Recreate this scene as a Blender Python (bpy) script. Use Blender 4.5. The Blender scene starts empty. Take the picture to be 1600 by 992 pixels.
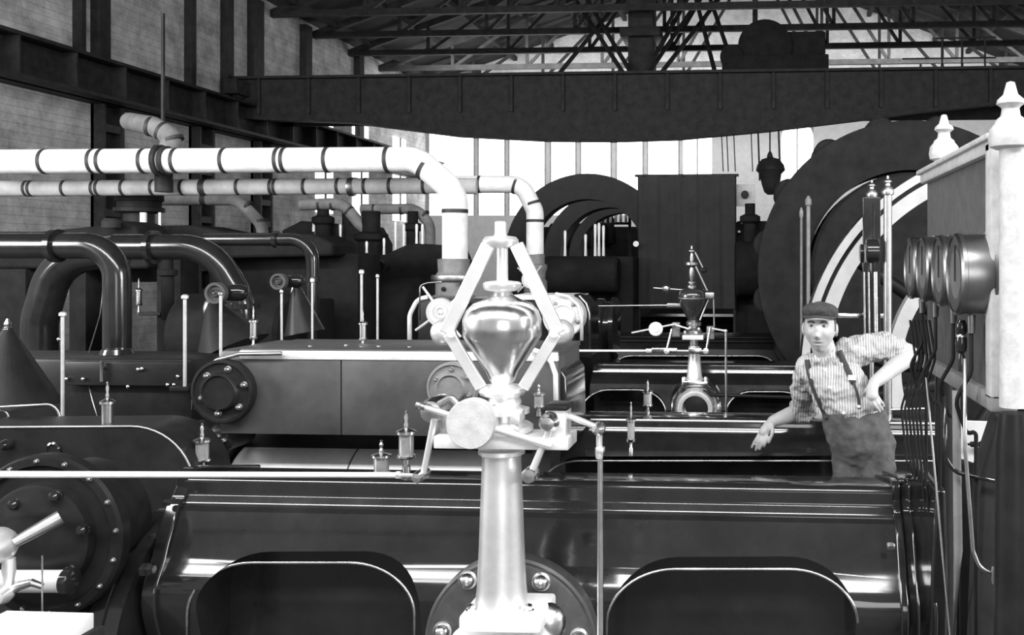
import bpy, bmesh, math, random
from mathutils import Vector, Matrix
random.seed(7)
PI = math.pi
scn = bpy.context.scene
C = scn.collection

def fy(Y): return CY+FPX*1.84/Y   # photograph row of the floor at depth Y
# ------------------------------------------------------------------ camera
YAW = math.radians(4.0); FPX = 1500.0; CX, CY = 1075.0, 405.0; EYE = 1.87
W_, H_ = 1600, 992
cd = bpy.data.cameras.new('camera'); cam = bpy.data.objects.new('camera', cd); C.objects.link(cam)
cam.location = (0, 0, EYE); cam.rotation_euler = (PI/2, 0, YAW)
cd.sensor_fit = 'HORIZONTAL'; cd.sensor_width = 36; cd.lens = FPX/W_*36
cd.shift_x = -(CX-W_/2)/W_; cd.shift_y = -(H_/2-CY)/W_
cd.clip_start = 0.05; cd.clip_end = 200
scn.camera = cam
# ------------------------------------------------------------------ world, lights, exposure
world = bpy.data.worlds.new('overcast_sky'); scn.world = world; world.use_nodes = True
bg = world.node_tree.nodes['Background']; bg.inputs[0].default_value = (1, 1, 1, 1); bg.inputs[1].default_value = 0.36
def area(name, loc, aim, sx, sy, power):
    l = bpy.data.lights.new(name, 'AREA'); l.shape = 'RECTANGLE'; l.size = sx; l.size_y = sy; l.energy = power
    o = bpy.data.objects.new(name, l); C.objects.link(o); o.location = loc
    o.rotation_euler = (Vector(aim)-Vector(loc)).to_track_quat('-Z', 'Y').to_euler()
    return o
area('daylight_right_window', (7.2, 2.5, 3.4), (0, 4.2, 1.5), 3.2, 3.0, 620)
area('pipe_key_light', (-9.0, 2.5, 3.4), (-2.5, 9.0, 3.2), 2.4, 2.4, 420)  # added key light for the lagged pipes; the left wall has no doorway
area('daylight_roof_light', (-1.5, -1.3, 6.9), (-1.5, 3.2, 1.0), 16.0, .8, 1150)
area('daylight_front_door', (1.5, -4.2, 2.4), (0.5, 5, 1.9), 3.0, 2.2, 110)
fr_ = area('far_wall_fill_light', (0.0, 24.5, 7.4), (0.0, 30, 4.4), 18.0, 1.0, 640); fr_.data.spread = math.radians(135)  # added under the closed roof to brighten the end wall and gable
scn.view_settings.view_transform = 'Standard'; scn.view_settings.look = 'None'
scn.view_settings.exposure = 0.35; scn.view_settings.gamma = 1.0; scn.view_settings.use_curve_mapping = False

# ------------------------------------------------------------------ helpers
def ray(px, py):
    F = Vector((-math.sin(YAW), math.cos(YAW), 0)); R = Vector((math.cos(YAW), math.sin(YAW), 0))
    return F*FPX + R*(px-CX) + Vector((0, 0, -(py-CY)))
def at(px, py, Y):
    d = ray(px, py); return Vector((0, 0, EYE)) + d*(Y/d.y)
def mpp(px, Y):
    return Y/ray(px, CY).y
def zat(px, py, Y): return at(px, py, Y).z
def xat(px, Y): return at(px, CY, Y).x

M = {}
def mat(name, base, rough=.5, metal=0., noise=0., nscale=8., bump=0., coat=0., emit=0., rnoise=0., spec=.5):
    m = bpy.data.materials.new(name); m.use_nodes = True; M[name] = m
    nt = m.node_tree; b = nt.nodes['Principled BSDF']
    b.inputs['Base Color'].default_value = (base, base, base, 1)
    b.inputs['Roughness'].default_value = rough; b.inputs['Metallic'].default_value = metal
    b.inputs['Specular IOR Level'].default_value = spec
    if coat: b.inputs['Coat Weight'].default_value = coat; b.inputs['Coat Roughness'].default_value = .08
    if emit:
        b.inputs['Emission Color'].default_value = (1, 1, 1, 1); b.inputs['Emission Strength'].default_value = emit
    tc = nt.nodes.new('ShaderNodeTexCoord'); nz = nt.nodes.new('ShaderNodeTexNoise')
    nz.inputs['Scale'].default_value = nscale; nz.inputs['Detail'].default_value = 6; nz.inputs['Roughness'].default_value = .65
    nt.links.new(tc.outputs['Object'], nz.inputs['Vector'])
    def ramp(lo, hi, sock, src):
        r = nt.nodes.new('ShaderNodeMapRange'); r.inputs[1].default_value = .3; r.inputs[2].default_value = .7
        r.inputs[3].default_value = lo; r.inputs[4].default_value = hi
        nt.links.new(src, r.inputs[0]); nt.links.new(r.outputs[0], sock)
    if noise: ramp(max(0, base*(1-noise)), base*(1+noise), b.inputs['Base Color'], nz.outputs[0])
    if rnoise: ramp(max(.02, rough-rnoise), rough+rnoise, b.inputs['Roughness'], nz.outputs[0])
    if bump:
        bp = nt.nodes.new('ShaderNodeBump'); bp.inputs['Strength'].default_value = bump; bp.inputs['Distance'].default_value = .02
        nt.links.new(nz.outputs[0], bp.inputs['Height']); nt.links.new(bp.outputs[0], b.inputs['Normal'])
    return m
mat('black_gloss', .016, .11, noise=.35, nscale=5, coat=.1, rnoise=.03)
mat('bowl_black', .03, .2, .0, spec=.8, coat=.5)
mat('pipe_gloss', .015, .17, noise=.3, nscale=6, spec=.55, rnoise=.04, coat=.1)
mat('pillar_steel', .92, .38, .85, noise=.12, nscale=9)
mat('black_satin', .016, .36, noise=.35, nscale=7, spec=.16)
mat('matt_black', .018, .75, noise=.3, nscale=6, spec=.08)  # deep matt black, very low specular
mat('black_iron', .03, .6, noise=.4, nscale=6, spec=.15)
mat('dark_roof', .03, .8, noise=.4, nscale=3)
mat('steel', .82, .24, 1, noise=.12, nscale=14, rnoise=.06)
mat('bright_steel', .95, .34, .7, noise=.04, nscale=20)
mat('worn_edge_highlight', .6, .3, 1, noise=.35, nscale=9, rnoise=.1)  # bright metal that carries the highlight along the recess lips
mat('dull_steel', .42, .38, 1, noise=.25, nscale=9)
mat('white_metal', .9, .45, .2, noise=.1, nscale=40)
mat('cladding', .085, .48, .45, noise=.22, nscale=4, rnoise=.1)
mat('bright_cladding', .85, .42, .35, noise=.12, nscale=5)
mat('trim_strip', .8, .45, .25, noise=.15, nscale=12)
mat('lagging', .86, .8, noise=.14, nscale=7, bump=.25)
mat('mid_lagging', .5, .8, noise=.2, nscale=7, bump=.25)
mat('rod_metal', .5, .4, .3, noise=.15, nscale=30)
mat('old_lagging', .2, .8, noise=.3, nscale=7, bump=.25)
mat('band', .03, .6)
mat('white_paint', .5, .55, noise=.18, nscale=26, bump=.15)
mat('grey_paint', .2, .5, noise=.25, nscale=12)
mat('flange_grey', .075, .42, .3, noise=.3, nscale=12)
mat('slate', .08, .6, noise=.3, nscale=18)
mat('wheel_paint', .42, .5, noise=.1, nscale=10)
mat('glass_cup', .25, .12, noise=.3, nscale=20, coat=.5)
mat('copper', .24, .35, 1, noise=.2)
mat('plaster', .36, .8, noise=.1, nscale=5)
mat('pane', .9, .4, emit=2.2)
mat('dim_pane', .5, .5, emit=.12)
mat('curtain', .022, .8, noise=.3, nscale=6)
mat('floor_plate', .05, .6, noise=.4, nscale=4)
mat('skin', .43, .55, noise=.1, nscale=30)
mat('trousers', .07, .9, noise=.45, nscale=14, bump=.3)
mat('cap_cloth', .045, .95, noise=.4, nscale=40, bump=.4)
mat('hair', .05, .7)
mat('strap', .035, .8)
mat('button', .8, .4)
mat('paper', .85, .7)
mat('dial', .13, .5, noise=.2)
def brick_mat(name, c1, c2, cm, noise):
    m = bpy.data.materials.new(name); m.use_nodes = True; M[name] = m
    nt = m.node_tree; b = nt.nodes['Principled BSDF']; b.inputs['Roughness'].default_value = .9
    tc = nt.nodes.new('ShaderNodeTexCoord'); mp = nt.nodes.new('ShaderNodeMapping')
    br = nt.nodes.new('ShaderNodeTexBrick'); nz = nt.nodes.new('ShaderNodeTexNoise')
    br.inputs['Scale'].default_value = 4.2; br.inputs['Color1'].default_value = (c1,)*3+(1,)
    br.inputs['Color2'].default_value = (c2,)*3+(1,); br.inputs['Mortar'].default_value = (cm,)*3+(1,)
    br.inputs['Mortar Size'].default_value = .02
    nt.links.new(tc.outputs['Object'], mp.inputs[0]); nt.links.new(mp.outputs[0], br.inputs['Vector'])
    nz.inputs['Scale'].default_value = 2.3; nz.inputs['Detail'].default_value = 9; nz.inputs['Roughness'].default_value = .75
    nt.links.new(tc.outputs['Object'], nz.inputs['Vector'])
    r = nt.nodes.new('ShaderNodeMapRange'); r.inputs[1].default_value = .3; r.inputs[2].default_value = .7
    r.inputs[3].default_value = 1-noise; r.inputs[4].default_value = 1+noise
    nt.links.new(nz.outputs[0], r.inputs[0])
    mx = nt.nodes.new('ShaderNodeMix'); mx.data_type = 'RGBA'; mx.blend_type = 'MULTIPLY'; mx.inputs[0].default_value = 1
    nt.links.new(br.outputs[0], mx.inputs[6]); nt.links.new(r.outputs[0], mx.inputs[7]); nt.links.new(mx.outputs[2], b.inputs['Base Color'])
    return m, mp
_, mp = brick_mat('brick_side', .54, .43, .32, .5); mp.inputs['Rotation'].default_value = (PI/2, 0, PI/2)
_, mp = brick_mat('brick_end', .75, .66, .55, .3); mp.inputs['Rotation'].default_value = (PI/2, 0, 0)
def shirt_mat():
    m = bpy.data.materials.new('shirt'); m.use_nodes = True; M['shirt'] = m
    nt = m.node_tree; b = nt.nodes['Principled BSDF']; b.inputs['Roughness'].default_value = .9
    tc = nt.nodes.new('ShaderNodeTexCoord'); wv = nt.nodes.new('ShaderNodeTexWave'); nz = nt.nodes.new('ShaderNodeTexNoise')
    wv.wave_type = 'BANDS'; wv.bands_direction = 'X'; wv.inputs['Scale'].default_value = 26; wv.inputs['Distortion'].default_value = 3.5
    wv.inputs['Detail'].default_value = 2; wv.inputs['Detail Scale'].default_value = .4
    nt.links.new(tc.outputs['Object'], wv.inputs[0])
    r = nt.nodes.new('ShaderNodeMapRange'); r.inputs[3].default_value = .25; r.inputs[4].default_value = .52
    nt.links.new(wv.outputs[1], r.inputs[0]); nt.links.new(r.outputs[0], b.inputs['Base Color'])
    nz.inputs['Scale'].default_value = 16; nt.links.new(tc.outputs['Object'], nz.inputs[0])
    bp = nt.nodes.new('ShaderNodeBump'); bp.inputs['Strength'].default_value = .6; bp.inputs['Distance'].default_value = .02
    nt.links.new(nz.outputs[0], bp.inputs['Height']); nt.links.new(bp.outputs[0], b.inputs['Normal'])
shirt_mat()

def tag(o, label=None, cat=None, group=None, kind=None):
    if label: o['label'] = label
    if cat: o['category'] = cat
    if group: o['group'] = group
    if kind: o['kind'] = kind
    return o
def thing(name, label, cat, loc, group=None):
    o = bpy.data.objects.new(name, None); C.objects.link(o); o.location = loc; o.empty_display_size = .05
    return tag(o, label, cat, group)
def finish(me, smooth):
    me.polygons.foreach_set('use_smooth', [True]*len(me.polygons))
    if smooth < 179: me.set_sharp_from_angle(angle=math.radians(smooth))
def origin_of(o):
    v = Vector()
    while o is not None: v += o.location; o = o.parent
    return v
class MB:
    def __init__(s): s.v = []; s.f = []
    def add(s, v, f):
        n = len(s.v); s.v += [Vector(a) for a in v]; s.f += [tuple(i+n for i in a) for a in f]; return s
    def box(s, a, b, bev=0.):
        x0, x1 = sorted((a[0], b[0])); y0, y1 = sorted((a[1], b[1])); z0, z1 = sorted((a[2], b[2]))
        bev = min(bev, .45*min(x1-x0, y1-y0, z1-z0))
        if bev <= 0:
            v = [(x, y, z) for z in (z0, z1) for y in (y0, y1) for x in (x0, x1)]
            return s.add(v, [(0, 2, 3, 1), (4, 5, 7, 6), (0, 1, 5, 4), (2, 6, 7, 3), (0, 4, 6, 2), (1, 3, 7, 5)])
        bm = bmesh.new(); bmesh.ops.create_cube(bm, size=1)
        for q in bm.verts: q.co = Vector(((x0+x1)/2+q.co.x*(x1-x0), (y0+y1)/2+q.co.y*(y1-y0), (z0+z1)/2+q.co.z*(z1-z0)))
        bmesh.ops.bevel(bm, geom=bm.edges[:], offset=bev, segments=2, profile=.5, affect='EDGES')
        bm.verts.index_update(); s.add([q.co.copy() for q in bm.verts], [[q.index for q in f.verts] for f in bm.faces]); bm.free(); return s
    def bpx(s, x0, y0, x1, y1, Y, dep, bev=.004):
        a = at(x0, y1, Y); b = at(x1, y0, Y); return s.box(a, (b.x, Y+dep, b.z), bev)
    def rings(s, rings, capa=True, capb=True, closed=True):
        n = len(rings[0]); v = [p for r in rings for p in r]; f = []
        for i in range(len(rings)-1):
            for j in range(n if closed else n-1):
                k = (j+1) % n; f.append((i*n+j, i*n+k, (i+1)*n+k, (i+1)*n+j))
        if capa: f.append(tuple(reversed(range(n))))
        if capb: f.append(tuple(range((len(rings)-1)*n, len(rings)*n)))
        return s.add(v, f)
    def lathe(s, o, axis, prof, seg=32, capa=True, capb=True):
        ax = Vector(axis).normalized(); u = ax.orthogonal().normalized(); w = ax.cross(u); o = Vector(o)
        return s.rings([[o+ax*h+(u*math.cos(2*PI*j/seg)+w*math.sin(2*PI*j/seg))*max(r, 1e-4) for j in range(seg)] for r, h in prof], capa, capb)
    def cyl(s, a, b, r0, r1=None, seg=20):
        a = Vector(a); b = Vector(b); r1 = r0 if r1 is None else r1
        return s.lathe(a, b-a, [(r0, 0), (r1, (b-a).length)], seg)
    def vl(s, cx, Y, prof, seg=36):          # vertical turned shape, profile in photograph pixels (radius, y)
        k = mpp(cx, Y); x = xat(cx, Y); p = sorted([(r*k, zat(cx, y, Y)) for r, y in prof], key=lambda q: q[1]) if False else [(r*k, zat(cx, y, Y)) for r, y in prof]
        if p[0][1] > p[-1][1]: p = p[::-1]
        return s.lathe((x, Y, 0), (0, 0, 1), p, seg)
    def fl(s, cx, cy, Y, prof, seg=40):      # turned shape facing the camera side (-Y); (radius px, metres forward of Y)
        k = mpp(cx, Y); return s.lathe(at(cx, cy, Y), (0, -1, 0), [(r*k, d) for r, d in prof], seg)
    def tube(s, pts, r, seg=14, caps=True):
        pts = [Vector(p) for p in pts]; n = len(pts); rr = r if isinstance(r, (list, tuple)) else [r]*n
        t = [(pts[min(i+1, n-1)]-pts[max(i-1, 0)]).normalized() for i in range(n)]
        u = t[0].orthogonal().normalized(); rings = []
        for i in range(n):
            if i: u = (u-t[i]*u.dot(t[i])).normalized()
            w = t[i].cross(u); rings.append([pts[i]+(u*math.cos(2*PI*j/seg)+w*math.sin(2*PI*j/seg))*rr[i] for j in range(seg)])
        return s.rings(rings, caps, caps)
    def ball(s, c, r, seg=20, sc=(1, 1, 1)):
        c = Vector(c); n = seg//2; rings = []
        for i in range(n+1):
            a = PI*i/n; q = max(math.sin(a), 1e-3)
            rings.append([c+Vector((r*sc[0]*q*math.cos(2*PI*j/seg), r*sc[1]*q*math.sin(2*PI*j/seg), -r*sc[2]*math.cos(a))) for j in range(seg)])
        return s.rings(rings)
    def prism(s, pts, Y, dep):               # outline in photograph pixels at depth Y, extruded away from the camera
        p = [at(x, y, Y) for x, y in pts]; return s.rings([p, [Vector((q.x, Y+dep, q.z)) for q in p]])
    def profx(s, prof, x0, x1):              # (Y, z) outline extruded along X
        return s.rings([[Vector((x0, y, z)) for y, z in prof], [Vector((x1, y, z)) for y, z in prof]])
    def build(s, name, m, parent=None, smooth=35, bev=0.):
        o0 = origin_of(parent) if parent else Vector()
        me = bpy.data.meshes.new(name); me.from_pydata([v-o0 for v in s.v], [], s.f)
        bm = bmesh.new(); bm.from_mesh(me); bmesh.ops.recalc_face_normals(bm, faces=bm.faces[:]); bm.to_mesh(me); bm.free()
        finish(me, smooth); me.materials.append(M[m])
        o = bpy.data.objects.new(name, me); C.objects.link(o); o.parent = parent
        if bev:
            md = o.modifiers.new('bevel', 'BEVEL'); md.width = bev; md.segments = 2; md.limit_method = 'ANGLE'; md.angle_limit = math.radians(40)
        return o
def fillet(pts, r, n=8):
    pts = [Vector(p) for p in pts]; out = [pts[0]]
    for i in range(1, len(pts)-1):
        a, b, c = pts[i-1], pts[i], pts[i+1]; d1 = (a-b).normalized(); d2 = (c-b).normalized()
        ang = d1.angle(d2)
        L = min(r/math.tan(ang/2), .49*(a-b).length, .49*(c-b).length); rr = L*math.tan(ang/2)
        bis = (d1+d2).normalized(); ce = b+bis*(rr/math.sin(ang/2)); p1 = b+d1*L; p2 = b+d2*L
        v1 = p1-ce; v2 = p2-ce; th = v1.angle(v2)
        for k in range(n+1):
            q = k/n; out.append(ce+(v1*math.sin((1-q)*th)+v2*math.sin(q*th))/math.sin(th))
    out.append(pts[-1]); return out
def pxp(pts): return [at(*p) for p in pts]      # (px, py, Y) triples
def copy_part(o, parent, loc):
    c = o.copy(); C.objects.link(c); c.parent = parent; c.location = loc; return c
def bolts(parent, cx, cy, Y, R, n, r, m='black_gloss', name='bolt', phase=0., h=.03, arc=None):
    """domed nuts in a ring on a face that looks at the camera side"""
    k = mpp(cx, Y); first = None; P0 = origin_of(parent); c = at(cx, cy, Y)
    for i in range(n):
        a = phase+2*PI*i/n
        p = c+Vector((math.cos(a), 0, math.sin(a)))*R*k
        if first is None:
            mb = MB(); mb.lathe((0, 0, 0), (0, -1, 0), [(r*k*1.25, 0), (r*k*1.25, h*.2), (r*k, h*.22), (r*k, h*.7), (r*k*.6, h*.95), (r*k*.1, h)], 12)
            first = mb.build(name, m); first.parent = parent; first.location = p-P0
        else: copy_part(first, parent, p-P0)
def boolean_cut(o, cutters):
    for cb in cutters:
        md = o.modifiers.new('cut', 'BOOLEAN'); md.operation = 'DIFFERENCE'; md.object = cb; md.solver = 'EXACT'
    bpy.context.view_layer.update(); dg = bpy.context.evaluated_depsgraph_get()
    me = bpy.data.meshes.new_from_object(o.evaluated_get(dg)); o.modifiers.clear(); o.data = me
    finish(me, 30)
    for cb in cutters: bpy.data.objects.remove(cb)
def remesh(o, vox, smooth_it=4, disp=None):
    md = o.modifiers.new('remesh', 'REMESH'); md.mode = 'VOXEL'; md.voxel_size = vox
    if smooth_it:
        sm = o.modifiers.new('smooth', 'SMOOTH'); sm.factor = .5; sm.iterations = smooth_it
    bpy.context.view_layer.update(); dg = bpy.context.evaluated_depsgraph_get()
    me = bpy.data.meshes.new_from_object(o.evaluated_get(dg)); o.modifiers.clear(); o.data = me
    finish(me, 180)

# ------------------------------------------------------------------ the hall
XL, XR, YF = -10.5, 9.0, 30.0
EAVE, RIDGE = 7.3, 10.9
tag(MB().box((XL-.3, -5, -.2), (XR+.3, YF+.3, 0)).build('floor', 'floor_plate'), 'dark iron-plate engine room floor', 'floor', kind='structure')
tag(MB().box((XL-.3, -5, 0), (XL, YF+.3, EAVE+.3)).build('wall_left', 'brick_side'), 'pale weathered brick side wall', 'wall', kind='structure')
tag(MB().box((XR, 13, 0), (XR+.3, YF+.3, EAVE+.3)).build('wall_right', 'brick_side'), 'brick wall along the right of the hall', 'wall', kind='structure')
# far wall: brick gable above, whitewashed sheeting below, with openings left for the windows
wf = MB()
zb, zt = zat(900, 336, YF), zat(900, 205, YF)     # window band
wf.box((XL, YF, 0), (XR, YF+.25, zb)); 
g = [(XL, EAVE+.3), (XR, EAVE+.3), (0, RIDGE+.3)]
gm_ = MB().rings([[Vector((x, YF, z)) for x, z in g], [Vector((x, YF+.25, z)) for x, z in g]]); gm_.box((XL, YF, zt+1.3), (XR, YF+.25, EAVE+.3))
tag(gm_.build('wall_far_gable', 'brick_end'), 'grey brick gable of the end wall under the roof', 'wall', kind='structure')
WINS = [(668, 742), (746, 790), (794, 853), (859, 901), (906, 956), (962, 1006), (1011, 1062)]
edges = [XL]+[xat(q, YF) for w in WINS for q in w]
aw = [(1067, 1112), (1221, 1271)]
edges += [xat(q, YF) for w in aw for q in w]+[XR]
for i in range(0, len(edges), 2):
    wf.box((edges[i], YF, zb), (edges[i+1], YF+.25, zt+1.3))
for i in range(1, len(edges)-1, 2):
    wf.box((edges[i], YF, zt+.25), (edges[i+1], YF+.25, zt+1.3))
tag(wf.build('wall_far', 'plaster'), 'pale end wall of the hall', 'wall', kind='structure')
for i, (a, b) in enumerate(WINS+aw):
    arched = i >= len(WINS)
    x0, x1 = xat(a, YF), xat(b, YF); t = zt+.25
    if arched:
        r = (x1-x0)/2; p = [(x0, zb), (x1, zb)]+[((x0+x1)/2+r*math.cos(PI*k/12), t-r+r*math.sin(PI*k/12)) for k in range(13)]
    else: p = [(x0, zb), (x1, zb), (x1, t), (x0, t)]
    w = MB(); w.rings([[Vector((x, YF+.1, z)) for x, z in p], [Vector((x, YF+.12, z)) for x, z in p]])
    wo = w.build('window_%d' % (i+1), 'pane'); tag(wo, ('arched' if arched else 'tall square-headed')+' overexposed window in the far wall', 'window', kind='structure')
    fr = MB(); xm = (x0+x1)/2
    fr.box((xm-.02, YF+.04, zb), (xm+.02, YF+.1, t)) if arched else fr.box((x0, YF+.02, zb), (x0+.03, YF+.1, t))
    if not arched: fr.box((x1-.05, YF+.02, zb), (x1, YF+.1, t))
    if arched:
        for k in range(12):
            A = p[2+k]; B = p[3+k]; fr.rings([[Vector((A[0], y, A[1])) for y in (YF+.02, YF+.1)]+[Vector((A[0], y, t+.02)) for y in (YF+.1, YF+.02)],
                                             [Vector((B[0], y, B[1])) for y in (YF+.02, YF+.1)]+[Vector((B[0], y, t+.02)) for y in (YF+.1, YF+.02)]])
    fr.build('window_frame', 'old_lagging', wo)
# dim arched windows high in the right of the end wall
for i, (a, b, top, bot) in enumerate([(1414, 1462, 92, 112), (1466, 1540, 62, 112)]):
    x0, x1 = xat(a, YF), xat(b, YF); r = (x1-x0)/2; t = zat(a, top, YF); z0 = zat(a, 150, YF)
    p = [(x0, z0), (x1, z0)]+[((x0+x1)/2+r*math.cos(PI*k/12), t-r*.6+r*.6*math.sin(PI*k/12)) for k in range(13)]
    w = MB(); w.rings([[Vector((x, YF-.04, z)) for x, z in p], [Vector((x, YF-.01, z)) for x, z in p]])
    wo = w.build('window_%d' % (20+i), 'dim_pane'); tag(wo, 'dim arched upper window above the crane rail', 'window', kind='structure')
    MB().box(((x0+x1)/2-.03, YF-.08, z0), ((x0+x1)/2+.03, YF-.04, t)).build('window_frame', 'black_iron', wo)
# windows low along the left wall, seen edge-on
for i, (y0, y1) in enumerate([(22.3, 23.2), (24.4, 25.4), (27.2, 28.2)]):
    wo = MB().box((XL, y0, 3.0), (XL+.03, y1, 5.45), .0).build('window_%d' % (30+i), 'pane'); tag(wo, 'bright window low in the left wall', 'window', kind='structure')
    MB().box((XL+.03, (y0+y1)/2-.03, 3.0), (XL+.06, (y0+y1)/2+.03, 5.45)).build('window_frame', 'black_iron', wo)
# roof: two slopes, boards running down the slope
for s_, xe, nm in ((-1, XL, 'left'), (1, XR, 'right')):
    r = MB(); pr = [(xe*1.04, EAVE), (0, RIDGE), (0, RIDGE+.15), (xe*1.04, EAVE+.15)]
    r.rings([[Vector((x, -.6, z)) for x, z in pr], [Vector((x, YF+.3, z)) for x, z in pr]])
    for k in range(9):
        q = (k+.5)/9; x = xe*(1-q); z = EAVE+(RIDGE-EAVE)*q
        r.box((x-.06, -.6, z-.14), (x+.06, YF, z-.01))
    tag(r.build('ceiling' if s_ < 0 else 'ceiling_right', 'dark_roof'), 'dark boarded roof slope on the %s with purlins' % nm, 'ceiling', kind='structure')
# left-wall pilasters (dark iron stanchions)
tr = 0
for px0, px1, Y in ((92, 134, 14.76), (258, 290, 17.4), (352, 376, 19.6)):
    x = XL; m = MB(); tr += 1
    w = (px1-px0)*mpp(px0, Y)
    m.box((x, Y-.25, 0), (x+.22, Y-.2, 4.9)); m.box((x, Y+.2, 0), (x+.22, Y+.25, 4.9)); m.box((x, Y-.25, 0), (x+.05, Y+.25, 4.9))
    for z in [k*.45+.3 for k in range(9)]: m.box((x+.18, Y-.2, z), (x+.21, Y+.2, z+.12))
    tag(m.build('trim_%d' % tr, 'black_iron'), 'dark latticed iron stanchion on the left wall', 'stanchion', kind='structure')
for k, (Y, w) in enumerate([(14.1, .09), (14.5, .26), (17.0, .13), (18.2, .22), (19.2, .4), (21.5, .3), (24.5, .3)]):
    tr += 1
    tag(MB().box((XL, Y, 4.95), (XL+.16, Y+w, EAVE)).build('trim_%d' % tr, 'black_iron'), 'dark upright on the upper left wall', 'stanchion', kind='structure')
# crane runways
def runway(side, x0, x1, Y0):
    m = MB(); z0, z1 = 4.33, 4.95
    m.box((x0, Y0, z1-.05), (x1, YF, z1)); m.box((x0, Y0, z0), (x1, YF, z0+.05)); xm = (x0+x1)/2
    m.box((xm-.04, Y0, z0), (xm+.04, YF, z1))
    y = Y0+.5
    while y < YF: m.box((x0+.03, y, z0+.05), (x1-.03, y+.03, z1-.05)); y += 1.1
    tag(m.build('trim_runway_'+side, 'black_iron'), 'riveted crane runway beam along the %s wall' % side, 'runway beam', kind='structure')
    tag(MB().box((xm-.03, Y0, z1), (xm+.03, YF, z1+.08)).build('trim_rail_'+side, 'black_iron'), 'crane rail on the %s runway' % side, 'rail', kind='structure')
runway('left', XL, XL+.62, 8.5); runway('right', XR-.62, XR, 13.0)
# roof trusses
def truss(Y, label):
    root = thing('roof_truss', label, 'roof truss', (0, Y, EAVE), 'steel roof trusses')
    def bar(name, a, b, r=.05):
        a = Vector((a[0], Y, a[1])); b = Vector((b[0], Y, b[1])); d = (b-a).normalized(); n = d.cross(Vector((0, 1, 0)))*r; t = Vector((0, r*.8, 0))
        MB().rings([[a+n+t, a+n-t, a-n-t, a-n+t], [b+n+t, b+n-t, b-n-t, b-n+t]]).build(name, 'black_iron', root)
    zc = EAVE-.1
    bar('bottom_chord', (XL, zc), (XR, zc), .07)
    bar('rafter', (XL, zc), (0, RIDGE-.15), .08); bar('rafter', (XR, zc), (0, RIDGE-.15), .08)
    for sx in (XL, XR):
        for k in (1, 2, 3, 4):
            x = sx*(1-k/5); zr = zc+(RIDGE-.15-zc)*k/5
            bar('strut', (x, zc), (x, zr), .04)
            bar('diagonal', (x, zc), (sx*(1-(k+1)/5), zc+(RIDGE-.15-zc)*(k+1)/5), .04)
    bar('king_post', (0, zc), (0, RIDGE-.1), .06)
for i, Y in enumerate((20.2, 22.2, 24.2, 26.2, 28.2)):
    truss(Y, ['steel roof truss nearest the crane', 'steel roof truss second behind the crane', 'steel roof truss third behind the crane',
              'steel roof truss fourth behind the crane', 'steel roof truss nearest the end wall'][i])
# ventilator trunk hanging from the ridge
px0, px1 = 983, 1022
t = thing('ventilator_trunk', 'dark square trunk hanging from the roof above the crane girder', 'ventilator', (xat(1002, 21), 21, 5.9))
MB().box((xat(px0, 21), 20.8, 5.9), (xat(px1, 21), 21.5, 10.6), .02).build('trunk', 'black_iron', t)
MB().box((xat(972, 21), 20.6, 6.7), (xat(1034, 21), 21.7, 6.9), .02).build('collar', 'black_iron', t)
# long bracing poles under the roof
for i, (a, b) in enumerate([((1112, -30, 23), (1012, 116, 20.4)), ((1090, -30, 23), (1022, 90, 20.4)), ((1130, -10, 23), (1030, 118, 20.4)), ((880, -30, 23), (975, 116, 20.4)), ((900, -30, 23), (985, 112, 20.4)),
                            ((985, -20, 23), (868, 122, 20.4)), ((1080, -30, 23), (1118, 116, 20.4)), ((1100, -30, 23), (1150, 116, 20.4))]):
    tag(MB().cyl(at(*a), at(*b), .05, .05, 8).build('roof_tie', 'black_iron'),
        ['slanting roof tie right of the trunk, longest', 'slanting roof tie closest to the trunk on its right', 'slanting roof tie right of the trunk, outermost',
         'slanting roof tie left of the trunk, outer one', 'slanting roof tie left of the trunk, inner one', 'roof tie leaning the other way left of the trunk',
         'steep roof tie left of the crane crab', 'steep roof tie touching the crane crab'][i], 'roof tie', 'ties below the roof')

# ------------------------------------------------------------------ travelling crane
YC = 18.5
root = thing('travelling_crane', 'dark fish-bellied overhead crane girder spanning the hall', 'crane', (0, YC, 4.96))
gm = MB()
bot = [(300, 186), (420, 187), (550, 191), (620, 200), (716, 212), (850, 219), (960, 220), (1060, 217), (1200, 204), (1350, 186), (1440, 174), (1580, 160)]
x_l, x_r = XL+.12, XR-.12
topz = zat(900, 116, YC)
bz = [(xat(x, YC), zat(x, y, YC)) for x, y in bot]
bz = [q for q in bz if x_l < q[0] < x_r]
pts = [(x_l, topz), (x_l, bz[0][1]+.05)]+bz+[(x_r, bz[-1][1]), (x_r, topz)]
gm.rings([[Vector((x, YC, z)) for x, z in pts], [Vector((x, YC+.04, z)) for x, z in pts]])
gm.build('web_plate', 'black_iron', root)
fm = MB(); fm.box((x_l, YC-.12, topz-.02), (x_r, YC+.16, topz+.03)); fm.build('top_flange', 'black_iron', root)
fm = MB()
fb = pts[1:-1]
for (ax, az), (bx, bz2) in zip(fb[:-1], fb[1:]):
    fm.rings([[Vector((ax, y, az+d)) for y, d in ((YC-.1, -.02), (YC+.14, -.02), (YC+.14, .02), (YC-.1, .02))], [Vector((bx, y, bz2+d)) for y, d in ((YC-.1, -.02), (YC+.14, -.02), (YC+.14, .02), (YC-.1, .02))]])
fm.build('bottom_flange', 'black_iron', root)
st0 = MB().box((x_l+.5, YC-.06, topz-.72), (x_l+.56, YC, topz-.02)).build('stiffener', 'black_iron', root)
for k in range(1, 18): copy_part(st0, root, Vector((k*1.02, 0, 0)))
gm = MB(); gm.box((x_l, YC+1.5, topz-.75), (x_r, YC+1.54, topz)); gm.build('rear_girder', 'black_iron', root)
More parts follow.
